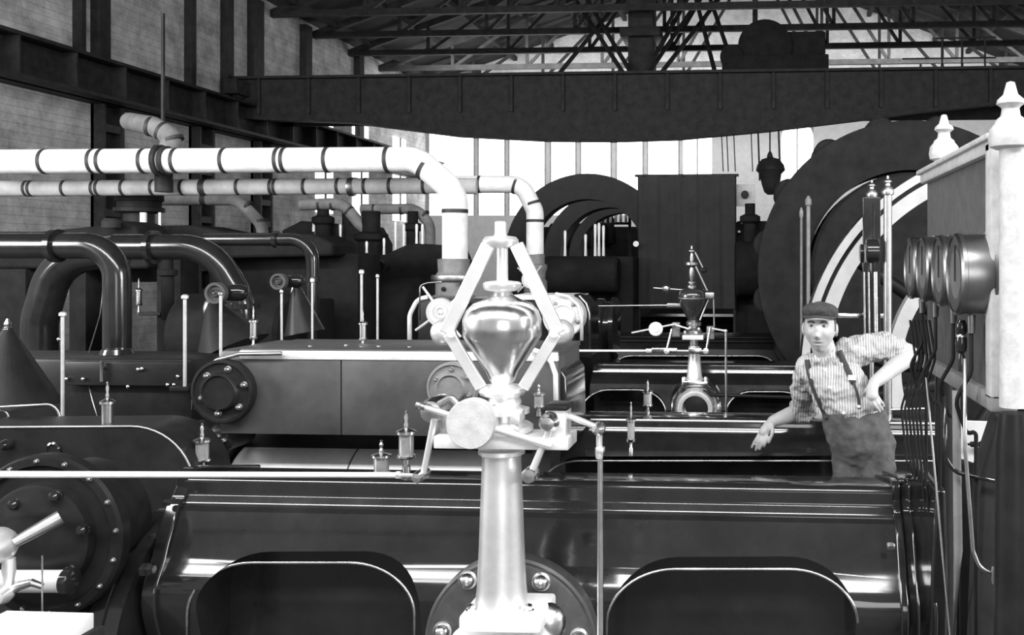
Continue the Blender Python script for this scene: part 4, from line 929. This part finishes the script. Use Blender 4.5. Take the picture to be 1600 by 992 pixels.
# ------------------------------------------------------------------ great dynamo and wheel at right
YD = 9.0
root = thing('dynamo', 'huge dark round dynamo frame behind the gauge boards', 'dynamo', (xat(1425, YD), YD, 0.02))
k = mpp(1420, YD); c = at(1422, 425, YD); R = 242*k
def ringmesh(c, R0, R1, y0, y1, seg=96):
    mb = MB(); v = []; f = []
    for j in range(seg):
        a = 2*PI*j/seg; d = Vector((math.cos(a), 0, math.sin(a)))
        v += [c+d*R0+Vector((0, y0, 0)), c+d*R1+Vector((0, y0, 0)), c+d*R1+Vector((0, y1, 0)), c+d*R0+Vector((0, y1, 0))]
    for j in range(seg):
        q = (j+1) % seg
        for i in range(4): f.append((j*4+i, q*4+i, q*4+(i+1) % 4, j*4+(i+1) % 4))
    return mb.add(v, f)
ringmesh(c, R*.66, R*.98, 0, .6).build('frame', 'matt_black', root)
for j in range(16):
    a = PI*j/8+.2; d = Vector((math.cos(a), 0, math.sin(a)))
    MB().lathe(c+d*R*.93+Vector((0, .03, 0)), (0, 1, 0), [(.12, .0), (.14, .02), (.14, .5), (.12, .52)], 20).build('field_pole', 'matt_black', root)
MB().lathe(c+Vector((0, -.1, 0)), (0, 1, 0), [(R*.62, 0), (R*.64, .04), (R*.64, .7), (R*.6, .72)], 64).build('armature', 'matt_black', root)
MB().box((c.x-R*.7, YD-.05, 0.02), (c.x+R*.7, YD+.65, c.z-R*.55), .02).build('foot', 'matt_black', root)
# light-banded flywheel
YW = 6.3
k = mpp(1600, YW); c = at(1607, 580, YW)
root = thing('flywheel', 'big flywheel with pale painted bands, right of the man', 'flywheel', (c.x, YW, 0.02))
for nm, a, b, y0, y1, m_ in (('rim', 314, 352, .02, .3, 'black_satin'), ('painted_band', 340, 352.5, -.01, .03, 'wheel_paint'), ('painted_band', 311, 333, -.01, .03, 'wheel_paint'), ('inner_ring', 196, 218, 0, .12, 'wheel_paint')):
    ringmesh(c, a*k, b*k, y0, y1, 128).build(nm, m_, root)
for j in range(8):
    a = PI*j/4+.2; d = Vector((math.cos(a), 0, math.sin(a)))
    MB().cyl(c+d*30*k+Vector((0, .2, 0)), c+d*316*k+Vector((0, .2, 0)), 14*k, 10*k, 14).build('spoke', 'black_satin', root)
MB().lathe(c+Vector((0, 0, 0)), (0, 1, 0), [(34*k, 0), (40*k, .03), (40*k, .4), (34*k, .43)], 32).build('hub', 'black_satin', root)
MB().box((c.x-.12, YW+.35, 0.02), (c.x+.12, YW+.6, c.z), .01).build('bearing_pedestal', 'black_satin', root)

# ------------------------------------------------------------------ gauge board at right edge
XPN = .645
def finial(parent, x, Y, z0, s, m):
    MB().lathe((x, Y, z0), (0, 0, 1), [(.036*s, 0), (.05*s, .006*s), (.054*s, .025*s), (.05*s, .05*s), (.038*s, .065*s), (.036*s, .072*s), (.024*s, .082*s), (.021*s, .1*s), (.024*s, .105*s), (.034*s, .112*s), (.032*s, .122*s), (.018*s, .135*s), (.014*s, .15*s), (.01*s, .165*s), (.002*s, .168*s)], 32).build('finial', m, parent)
gb = thing('gauge_board', 'white-framed gauge board with round gauges and knobbed posts, right edge', 'gauge board', (XPN, 3.1, .02))
ya = 2.63; yb_ = 3.66
za = zat(1540, 228, ya)-.008; zbm = zat(1524, 624, ya)
MB().box((XPN, ya, zbm+.02), (XPN+.03, yb_, za-.0), .003).build('panel', 'slate', gb)
def frame_bar(nm, y0, z0, y1, z1, m='white_paint'):
    MB().box((XPN-.022, y0, z0), (XPN+.05, y1, z1), .008).build(nm, m, gb)
frame_bar('top_moulding', ya-.02, za-.012, yb_+.03, za+.026)
MB().box((XPN-.034, ya-.03, za+.022), (XPN+.06, yb_+.05, za+.04), .006).build('cornice', 'white_paint', gb)
frame_bar('side_moulding', ya-.035, zbm, ya+.03, za+.02)
MB().box((XPN-.012, ya+.028, zbm), (XPN+.02, ya+.055, za-.012), .005).build('inner_moulding', 'white_paint', gb)
frame_bar('bottom_moulding', ya-.035, zbm-.03, yb_, zbm+.02, 'grey_paint')
# posts
pn = at(1584, 222, 2.5); pf = at(1475, 238, 3.72)
rp = 22*mpp(1584, 2.5)
MB().lathe((pn.x, 2.5, 0.02), (0, 0, 1), [(rp, zat(1584, 648, 2.5)), (rp, pn.z-.02)], 36).build('post', 'white_paint', gb)
MB().lathe((pn.x, 2.5, 0.0), (0, 0, 1), [(rp*2.2, .02), (rp*2.2, .3), (rp*1.45, .6), (rp*1.25, zat(1584, 690, 2.5)), (rp*1.02, zat(1584, 645, 2.5))], 36).build('post_pedestal', 'black_satin', gb)
finial(gb, at(1579, 222, 2.5).x, 2.5, pn.z-.018, 1.03, 'white_paint')
MB().lathe((pf.x, 3.72, 0), (0, 0, 1), [(.036, zbm), (.036, pf.z-.01)], 24).build('post', 'white_paint', gb)
MB().lathe((pf.x, 3.72, 0), (0, 0, 1), [(.034, .02), (.034, zbm)], 24).build('post_pedestal', 'black_satin', gb)
finial(gb, pf.x, 3.72, pf.z-.032, 1.05, 'white_paint')
# four gauges facing into the hall
for i, (px, py, D) in enumerate([(1487, 428, 128), (1462, 423, 112), (1437, 420, 103), (1418, 418, 98)]):
    fx = .555; Y = fx*FPX/(px-1180)*.995
    r = D/2*mpp(px, Y)
    p = at(px, py, Y)
    g = thing('pressure_gauge', ['nearest and largest brass gauge drum on the gauge board', 'second gauge drum on the gauge board', 'third gauge drum on the gauge board', 'farthest gauge drum on the gauge board'][i], 'gauge', (XPN, Y, p.z), 'round gauges on the board')
    MB().lathe((XPN-.002, Y, p.z), (-1, 0, 0), [(r*1.03, 0), (r*1.03, .008), (r*.97, .01), (r*.97, XPN-fx-.012), (r*1.0, XPN-fx-.01), (r*1.0, XPN-fx), (r*.93, XPN-fx+.006), (r*.9, XPN-fx+.002), (r*.3, XPN-fx)], 48).build('case', 'copper', g)
    MB().lathe((fx-.001, Y, p.z), (-1, 0, 0), [(r*.9, 0), (r*.9, .002)], 40).build('dial', 'dial', g)
    MB().box((fx-.006, Y-.004, p.z-.02), (fx-.003, Y+.004, p.z+r*.7), 0).build('needle', 'black_iron', g)
    MB().cyl((XPN-.05, Y, p.z-r), (XPN-.05, Y, p.z-r-.05), .012, .01, 12).build('union', 'copper', g)
    # siphon tube curling down
    q = [(XPN-.05, Y, p.z-r-.03), (XPN-.05, Y, p.z-r-.16), (XPN-.09, Y+.02, p.z-r-.24), (XPN-.05, Y+.05, p.z-r-.34), (XPN-.03, Y+.03, zbm-.1), (XPN-.03, Y+.03, .6)]
    MB().tube(fillet(q, .06), .006, 10).build('siphon_tube', 'matt_black', g, smooth=180)
# extra curled tubes beside the elbow
for i in range(6):
    Y = 3.3+i*.07
    x = xat(1452-i*6, Y)
    q = [(x, Y, zat(1440, 500, Y)), (x+.02, Y, zat(1440, 560, Y)), (x-.03, Y+.02, zat(1440, 640, Y)), (x+.0, Y, 1.0), (x, Y, .05)]
    tag(MB().tube(fillet(q, .08), .0045, 8).build('gauge_tube', 'matt_black', smooth=180), ['dark curved gauge tube nearest the white post', 'dark curved gauge tube, second from the post', 'dark curved gauge tube, third from the post', 'dark curved gauge tube, fourth from the post', 'dark curved gauge tube beside the bent elbow', 'dark curved gauge tube closest behind the bent elbow'][i], 'tube', 'curved tubes under the gauges')
root = thing('gauge_cock', 'shiny small cock hanging below the nearest gauge', 'cock', at(1502, 540, 2.75))
MB().vl(1502, 2.75, [(5, 580), (6, 560), (4, 552), (8, 548), (9, 540), (9, 530), (7, 522), (9, 518), (9, 508), (6, 500)], 20).build('body', 'black_gloss', root)
MB().ball(at(1502, 526, 2.75), .015, 14).build('union_nut', 'steel', root)
# pipes and rods below the board
root = thing('stand_pipe', 'grey tapering upright pipe below the gauge board', 'pipe', at(1495, 960, 2.75))
MB().tube(pxp([(1494, 610, 2.75), (1495, 700, 2.75), (1497, 860, 2.75), (1494, 915, 2.8), (1491, 990, 2.9)]), [.0115, .012, .0125, .007, .005], 16).build('pipe', 'grey_paint', root, smooth=180)
root = thing('drain_tube', 'thin bent tube beside the upright pipe, hooking right at its foot', 'tube', at(1566, 897, 2.6))
MB().tube(fillet(pxp([(1507, 560, 2.65), (1508, 700, 2.65), (1520, 860, 2.65), (1532, 892, 2.65), (1568, 897, 2.65)]), .05), .0055, 12).build('tube', 'dull_steel', root, smooth=180)
MB().vl(1552, 2.64, [(2, 912), (3, 905), (2, 898), (3, 890), (2, 885)], 10).build('tap', 'dull_steel', root)
root = thing('hooked_tube', 'dark hooked tube crossing the upright pipe under the board', 'tube', at(1500, 742, 2.7))
MB().tube(fillet(pxp([(1476, 620, 2.72), (1477, 715, 2.72), (1492, 738, 2.72), (1520, 744, 2.72), (1561, 752, 2.72)]), .05), .006, 10).build('tube', 'black_gloss', root, smooth=180)
tag(MB().cyl(at(1447, 590, 3.0), at(1486, 1010, 2.8), .0036, None, 8).build('long_wire', 'dull_steel'), 'thin slanting wire left of the upright pipe', 'wire')
root = thing('bright_spot_plate', 'white plate standing in for a lit spot, with a dark bolt, below the gauge board', 'plate', at(1527, 725, 3.0))
MB().prism([(1500, 658), (1553, 660), (1534, 727), (1500, 716)], 3.0, .02).build('plate', 'paper', root)  # white colour stands in for a brightly lit patch
for x, r in ((1516, 4), (1524, 3), (1530, 4.5), (1538, 3)):
    MB().lathe(at(x, 694, 2.98), (1, 0, 0), [(r*.0019, 0), (r*.0022, .004), (r*.0022, .012), (r*.0018, .014)], 10).build('bolt', 'black_satin', root)
MB().cyl(at(1512, 694, 2.98), at(1545, 694, 2.98), .004, None, 8).build('bolt_shank', 'black_satin', root)
MB().bpx(1500, 726, 1560, 1010, 3.0, .03, .004).build('stand', 'black_satin', root)
# dark guard below the board
root = thing('base_guard', 'dark sloping guard at the foot of the white post', 'guard', at(1560, 980, 2.75)); root.location.z = .02
MB().prism([(1562, 655), (1600, 655), (1640, 1250), (1515, 1250), (1535, 735)], 2.75, .12).build('guard', 'black_iron', root, bev=.01)

# distant gauge board (posts)
YE = 5.7
root = thing('gauge_board', 'smaller dark gauge board between two slim knobbed posts, left of the white one', 'gauge board', (xat(1375, YE), YE, 0.02))
for x, w, Y, yt in ((1387, 6.5, YE, 300), (1362, 3.5, YE+.42, 304)):
    kk = mpp(x, Y); p = at(x, yt, Y)
    MB().lathe((p.x, Y, 0.02), (0, 0, 1), [(w*kk, 0), (w*kk, p.z-.02)], 20).build('post', 'dull_steel', root)
    finial(root, p.x, Y, p.z-.02, (30 if x > 1370 else 27)*kk/.17*1.05, 'dull_steel')
MB().bpx(1349, 308, 1376, 520, YE+.3, .05).build('panel', 'black_gloss', root)
for i, x in enumerate((1350, 1357, 1364)):
    MB().lathe(at(x+2, 396, YE+.1+.12*(2-i)), (-1, 0, 0), [(.055, 0), (.058, .004), (.058, .03), (.05, .034)], 28).build('gauge', 'black_gloss', root)
MB().lathe(at(1373, 392, YE), (-1, 0, 0), [(.066, 0), (.07, .005), (.07, .07), (.06, .075)], 32).build('gauge', 'black_gloss', root)
for x in (1350, 1357, 1366, 1369):
    MB().cyl(at(x, 425, YE+.1), at(x+2, 560, YE+.1), .006, None, 8).build('gauge_pipe', 'steel', root)
MB().bpx(1285, 490, 1384, 497, YE+.45, .05, .006).build('polished_bar', 'steel', root)
root = thing('gauge_board', 'faint far pair of upright pipes left of the banded flywheel', 'gauge board', (xat(1258, 8.4), 8.4, 0.02))
for x, y0, w in ((1263, 312, 3.2), (1252, 330, 2)):
    MB().vl(x, 8.4, [(w, fy(8.4)), (w, y0+10), (w*1.6, y0+8), (w*1.6, y0), (w*.5, y0-6)], 12).build('post', 'grey_paint', root)
# thin hand rail right of the man
root = thing('handrail', 'thin rail behind the man at hip height, right of him', 'handrail', at(1400, 640, 5.2))
MB().cyl(at(1392, 640, 5.2), at(1450, 638, 5.2), .007, None, 8).build('rail', 'dull_steel', root)
MB().bpx(1396, 642, 1455, 760, 5.25, .05).build('guard_plate', 'black_satin', root)

# ------------------------------------------------------------------ the man
YM = 4.52
man = None
def cloud(name, size):
    t = bpy.data.textures.new(name, 'CLOUDS'); t.noise_scale = size; t.noise_depth = 2; return t
def smooth_tube(mb, pts, rad, n=6, seg=16):
    """rounded limb through joints with a taper; flattened caps closed by half balls"""
    P = [at(*p) for p in pts]; out = []; rr = []
    for i in range(len(P)-1):
        for k in range(n):
            q = k/n
            p0 = P[max(i-1, 0)]; p1 = P[i]; p2 = P[i+1]; p3 = P[min(i+2, len(P)-1)]
            out.append(.5*((2*p1)+(p2-p0)*q+(2*p0-5*p1+4*p2-p3)*q*q+(3*p1-p0-3*p2+p3)*q**3)); rr.append(rad[i]+(rad[i+1]-rad[i])*q)
    out.append(P[-1]); rr.append(rad[-1])
    mb.tube(out, rr, seg); mb.ball(out[0], rr[0], 14); mb.ball(out[-1], rr[-1], 14)
def slab(mb, secs, seg=28):
    """body section rings: (px centre, py, Y, half width px, half depth m), joined top to bottom"""
    R = []
    for cx, cy, Y, hw, hd in secs:
        c = at(cx, cy, Y); k = mpp(cx, Y)
        R.append([c+Vector((hw*k*math.copysign(abs(math.cos(2*PI*j/seg))**.85, math.cos(2*PI*j/seg)), hd*math.copysign(abs(math.sin(2*PI*j/seg))**.85, math.sin(2*PI*j/seg)), 0)) for j in range(seg)])
    mb.rings(R)
kM = mpp(1282, YM)
# head built as a deformed ball with brow, eye hollows, nose, lips, chin
def head(mb, c, yaw, roll):
    seg, nr = 72, 60; rings = []
    Rm = Matrix.Rotation(roll, 3, 'Y') @ Matrix.Rotation(yaw, 3, 'Z')
    g = lambda x, s: math.exp(-(x/s)**2)
    for i in range(nr+1):
        th = PI*i/nr; ring = []
        for j in range(seg):
            ph = 2*PI*j/seg; q = max(math.sin(th), 1e-3)
            d = Vector((q*math.cos(ph), q*math.sin(ph), -math.cos(th)))     # -y is the face
            x, y, z = d.x*.073, d.y*.092, d.z*.109
            front = max(0., -d.y)
            if d.z < -.1:
                t = min(1, (-d.z-.1)/.9); x *= 1-.40*t**1.5; y = y*(1-.12*t) if d.y > 0 else y*(1-.05*t)
                if d.y > 0: y *= 1-.45*t
            if d.z > .3: x *= 1-.05*(d.z-.3)
            f = front**.5
            dy = 0.
            dy += .0245*g(x, .0115)*(g(z+.028, .013)+.55*g(z-.002, .018))*f        # nose
            dy += .005*g(abs(x)-.010, .006)*g(z+.034, .007)*f                       # nostril wings
            dy -= .0155*g(abs(x)-.030, .0145)*g(z-.017, .0105)*f                    # eye hollows
            dy += .009*g(abs(x)-.026, .024)*g(z-.036, .008)*f                      # brow
            dy += .005*g(abs(x)-.040, .016)*g(z+.018, .016)*f                       # cheek bones
            dy -= .007*g(abs(x)-.042, .014)*g(z+.056, .018)*f                       # hollow cheeks
            dy += .007*g(x, .022)*g(z+.058, .0065)*f+.006*g(x, .019)*g(z+.071, .0065)*f
            dy -= .010*g(x, .023)*g(z+.0645, .0042)*f                                # mouth line
            dy += .009*g(x, .020)*g(z+.097, .014)*f                                 # chin
            ring.append(c+Rm@Vector((x, y-dy, z)))
        rings.append(ring)
    mb.rings(rings)
    for s in (-1, 1):
        n = len(mb.v)
        e = MB(); e.ball((0, 0, 0), 1, 16); e.ball((.1*s, -.15, -.55), .55, 12)
        mb.add([c+Rm@(Vector((s*.075, .012, -.004))+Matrix.Rotation(s*.35, 3, 'Z')@Vector((v.x*.009, v.y*.018, v.z*.031))) for v in e.v], e.f)
    return Rm
body = MB()
hc = at(1281, 513, YM-.02)
RH = head(body, hc, -.2, .02)
smooth_tube(body, [(1284, 535, YM+.01), (1292, 560, YM+.03), (1298, 580, YM+.04)], [.054, .056, .07])
slab(body, [(1296, 562, YM+.03, 22, .06), (1300, 578, YM+.03, 44, .085), (1308, 610, YM+.02, 42, .10), (1326, 642, YM+.02, 42, .10), (1336, 668, YM+.02, 42, .10), (1342, 695, YM+.02, 38, .08)])
# arm resting on the bed (photo left)
ELB = (1259, 638, 4.84); WRI = (1207, 658, 4.77)
smooth_tube(body, [(1262, 572, YM+.04), (1256, 606, YM+.16), ELB, (1234, 648, 4.81), WRI], [.058, .05, .043, .040, .027])
# hand hanging over the edge
def finger(mb, pts, r0=.0095, r1=.0068):
    smooth_tube(mb, pts, [r0+(r1-r0)*i/(len(pts)-1) for i in range(len(pts))], 4, 10)
pm = MB()
smooth_tube(pm, [WRI, (1200, 666, 4.745), (1194, 675, 4.73)], [.024, .026, .027])
finger(pm, [(1189, 674, 4.735), (1183, 684, 4.725), (1178, 692, 4.73), (1175, 699, 4.74)])
finger(pm, [(1192, 677, 4.725), (1187, 688, 4.712), (1183, 696, 4.72), (1181, 703, 4.73)])
finger(pm, [(1196, 678, 4.72), (1192, 689, 4.705), (1189, 697, 4.71), (1187, 702, 4.72)])
finger(pm, [(1199, 677, 4.718), (1197, 687, 4.70), (1195, 694, 4.70), (1194, 698, 4.71)], .0085, .006)
finger(pm, [(1206, 663, 4.73), (1207, 675, 4.705), (1204, 684, 4.70), (1201, 691, 4.705)], .011, .0078)
body.add(pm.v, pm.f)
# arm akimbo (photo right)
EL2 = (1421, 553, 4.64); WR2 = (1366, 598, 4.43)
smooth_tube(body, [(1334, 551, YM+.04), (1380, 545, 4.62), EL2, (1398, 573, 4.55), WR2], [.058, .050, .044, .041, .027])
smooth_tube(body, [WR2, (1363, 608, 4.41), (1363, 618, 4.40)], [.024, .027, .028])
finger(body, [(1356, 617, 4.405), (1359, 628, 4.395), (1364, 636, 4.40), (1367, 641, 4.41)])
finger(body, [(1361, 620, 4.395), (1366, 631, 4.388), (1371, 638, 4.395), (1374, 643, 4.41)])
finger(body, [(1366, 620, 4.395), (1372, 630, 4.390), (1376, 636, 4.40), (1379, 640, 4.415)])
finger(body, [(1369, 616, 4.40), (1375, 625, 4.40), (1379, 630, 4.41), (1381, 634, 4.42)], .0085, .006)
finger(body, [(1357, 606, 4.42), (1352, 612, 4.43), (1350, 619, 4.45), (1351, 625, 4.46)], .011, .008)
# legs under the trousers
for x0, x1, y1 in ((1322, 1316, 1.0), (1366, 1372, 0)):
    a = at(x0+4, 706, YM+(.03 if x0 < 1350 else -.02)); b = Vector((at(x0+2, 850, YM).x, YM+.02, .50)); f_ = Vector((at(x1+10, 900, YM).x, YM+.06, .09))
    body.tube([a, b, f_], [.068, .052, .040], 16); body.ball(a, .068); body.ball(f_, .042)
man = body.build('person', 'skin', None, smooth=180)
remesh(man, .0036, 2)
tag(man, 'man in flat cap, striped shirt and braces leaning one arm on an engine bed', 'person')
# origin at the feet
P0 = Vector((at(1345, 900, YM).x, YM, 0.0))
man.data.transform(Matrix.Translation(-P0)); man.location = P0
def worn(mb, name, m, vox=None, sm=4, strength=0., size=.05, label=None):
    o = mb.build(name, m, man, smooth=180)
    if vox:
        md = o.modifiers.new('r', 'REMESH'); md.mode = 'VOXEL'; md.voxel_size = vox
        a = o.modifiers.new('s', 'SMOOTH'); a.factor = .5; a.iterations = sm
        if strength:
            d = o.modifiers.new('d', 'DISPLACE'); d.texture = cloud(name+'_folds', size); d.strength = strength; d.mid_level = .5
            a = o.modifiers.new('s2', 'SMOOTH'); a.factor = .5; a.iterations = 2
        bpy.context.view_layer.update(); dg = bpy.context.evaluated_depsgraph_get()
        me = bpy.data.meshes.new_from_object(o.evaluated_get(dg)); o.modifiers.clear(); o.data = me; finish(me, 180)
    if label: o['label'] = label
    return o
# boots
for x1 in (1326, 1382):
    f_ = Vector((at(x1, 900, YM).x, YM+.06, .09)); b = MB()
    b.tube([f_+Vector((0, .02, .12)), f_+Vector((0, .02, 0)), f_+Vector((0, 0, -.03))], [.055, .052, .055], 16)
    b.rings([[f_+Vector((.05*math.cos(2*PI*j/20)*w, .06-.0-.20*t+.0*j, -.085+h*(.5+.5*math.sin(2*PI*j/20)))) for j in range(20)] for t, w, h in ((0, .6, .08), (.15, .9, .1), (.5, .95, .1), (.85, 1., .07), (1.05, .85, .055), (1.18, .4, .04))])
    worn(b, 'boot', 'black_satin', .008, 3)
# trousers
tr_ = MB()
slab(tr_, [(1334, 641, YM+.02, 49, .118), (1337, 652, YM+.02, 50, .122), (1341, 672, YM+.02, 52, .13), (1346, 696, YM+.02, 51, .125), (1349, 720, YM+.02, 44, .10)])
for x0, x1 in ((1327, 1326), (1372, 1382)):
    a = at(x0, 706, YM+(.03 if x0 < 1350 else -.02)); b = Vector((at(x0+2, 850, YM).x, YM-.03, .50)); f_ = Vector((at(x1, 900, YM).x, YM+.06, .07))
    tr_.tube([a+Vector((0, 0, .05)), a, (a+b)/2, b, f_], [.083, .084, .076, .074, .07], 20)
tr_.ball(at(1349, 712, YM+.0), .085, 16); tr_.ball(at(1350, 730, YM+.0), .06, 16)
trou = worn(tr_, 'trousers', 'trousers', .007, 3, .03, .08)
# shirt
sh = MB()
slab(sh, [(1291, 556, YM+.03, 21, .066), (1294, 563, YM+.03, 32, .08), (1299, 574, YM+.03, 48, .10), (1304, 590, YM+.02, 49, .118), (1311, 612, YM+.02, 47, .128), (1324, 632, YM+.02, 49, .128), (1333, 644, YM+.02, 48, .116), (1335, 652, YM+.02, 45, .10)])
smooth_tube(sh, [(1266, 573, YM+.04), (1257, 605, YM+.15), (1258, 632, 4.81), (1250, 640, 4.825)], [.068, .066, .060, .058])
smooth_tube(sh, [(1262, 630, 4.80), (1252, 641, 4.82)], [.066, .063])
smooth_tube(sh, [(1326, 554, YM+.05), (1358, 544, 4.60), (1384, 541, 4.63), (1390, 543, 4.63)], [.074, .072, .066, .062])
smooth_tube(sh, [(1385, 541, 4.63), (1394, 545, 4.63)], [.070, .066])
shirt = worn(sh, 'shirt', 'shirt', .006, 2, .046, .05)
# collar
cl = MB()
for s, (x0, y0), (x1, y1), (x2, y2) in ((-1, (1272, 553), (1268, 566), (1285, 566)), (1, (1303, 545), (1308, 562), (1290, 566))):
    a = at(x0, y0, YM-.045); b = at(x1, y1, YM-.075); c_ = at(x2, y2, YM-.085)
    q = Vector((0, .012, 0)); cl.rings([[a, b, c_], [a+q, b+q, c_+q]])
worn(cl, 'collar', 'shirt')
# braces laid on the shirt
def on_shirt(px, py, off=.004):
    bpy.context.view_layer.update()
    o = Vector((0, 0, EYE)); d = ray(px, py).normalized(); best = None
    for ob in (shirt, trou):
        mi = ob.matrix_world.inverted(); ok, loc, nor, _ = ob.ray_cast(mi@o, (mi.to_3x3()@d).normalized())
        if ok:
            p = ob.matrix_world@loc
            if best is None or p.y < best.y: best = p
    if best is None: best = at(px, py, YM-.1)
    return best-d*off
def brace(pts, w):
    mb = MB(); row = []
    full = []
    for (a, b) in zip(pts[:-1], pts[1:]):
        for k in range(6): full.append((a[0]+(b[0]-a[0])*k/6, a[1]+(b[1]-a[1])*k/6))
    full.append(pts[-1])
    C_ = [on_shirt(x, y, .009) for x, y in full]
    for _ in range(8): C_ = [C_[0]]+[(C_[i-1]+C_[i]*2+C_[i+1])/4 for i in range(1, len(C_)-1)]+[C_[-1]]
    for i, p in enumerate(C_):
        t = (C_[min(i+1, len(C_)-1)]-C_[max(i-1, 0)]).normalized(); n = t.cross(Vector((0, 1, 0))).normalized()*w; q = Vector((0, .007, 0))
        row.append([p-n, p+n, p+n+q, p-n+q])
    mb.rings(row); return worn(mb, 'brace', 'strap')
brace([(1261, 562), (1264, 582), (1273, 612), (1286, 640), (1292, 654)], .0125)
brace([(1311, 548), (1317, 562), (1326, 582), (1334, 598)], .0135)
brace([(1334, 598), (1341, 618), (1343, 638)], .006)
bk_ = MB(); p = on_shirt(1331, 590, .012); bk_.box(p-Vector((.017, .003, .012)), p+Vector((.017, .003, .012)), .002); worn(bk_, 'buckle', 'button')
for x, y in ((1318, 645), (1342, 635), (1289, 578), (1296, 605)):
    b = MB(); b.lathe(on_shirt(x, y, .004), (0, -1, 0), [(.0075, 0), (.0075, .003), (.004, .004)], 14); worn(b, 'button', 'button')
# hair, cap, eyes, brows
def hp(x, y, z): return hc+RH@Vector((x, y, z))
h = MB()
hr = []
for i in range(13):
    t = i/12; z = -.01+.10*t; sc = math.sqrt(max(.02, 1-(z/.118)**2))
    hr.append([hp(.077*sc*math.cos(a), .010+.092*sc*math.sin(a), z) for a in [-.34+(PI+.68)*j/24 for j in range(25)]]+[hp(.066*sc*math.cos(a), .010+.082*sc*math.sin(a), z) for a in [PI+.34-(PI+.68)*j/24 for j in range(25)]])
h.rings(hr); worn(h, 'hair', 'hair')
for s in (-1, 1):
    e = MB(); e.ball(hp(s*.030, -.0715, .0165), .0085, 16, (1.3, .7, .75)); worn(e, 'eye', 'skin')
    e = MB(); e.ball(hp(s*.030, -.0775, .0165), .0052, 12, (1, .6, 1)); worn(e, 'iris', 'hair')
    e = MB(); pt = [hp(s*x, y, z) for x, y, z in ((.012, -.090, .031), (.026, -.0895, .037), (.040, -.081, .036), (.048, -.072, .030))]
    e.tube(pt, [.003, .0046, .004, .0018], 8); worn(e, 'eyebrow', 'hair')
c_ = MB(); rr_ = []
for z, sx_, sy_, oy in ((.050, .074, .090, .006), (.064, .081, .100, .004), (.082, .084, .105, 0), (.098, .078, .099, 0), (.110, .062, .083, .002), (.118, .038, .054, .004), (.121, .008, .01, .004)):
    rr_.append([hp(sx_*math.cos(2*PI*j/40), oy+sy_*math.sin(2*PI*j/40), z+.02*max(0, -math.sin(2*PI*j/40))*(.5 if z < .06 else .2)-.012*max(0, math.sin(2*PI*j/40))) for j in range(40)])
c_.rings(rr_)
cap = worn(c_, 'cap', 'cap_cloth', .0045, 3, .012, .04)
v_ = MB(); up = []; lo = []
for j in range(25):
    a = PI+PI*j/24; up.append(hp(.077*math.cos(a), -.020+.088*math.sin(a)*1.0, .068-.006*abs(math.cos(a)))); lo.append(hp(.074*math.cos(a), -.02+.118*math.sin(a), .060-.010*abs(math.cos(a))**2))
q = RH@Vector((0, 0, -.005))
v_.rings([[a, b, b+q, a+q] for a, b in zip(up, lo)]); worn(v_, 'cap_peak', 'cap_cloth')
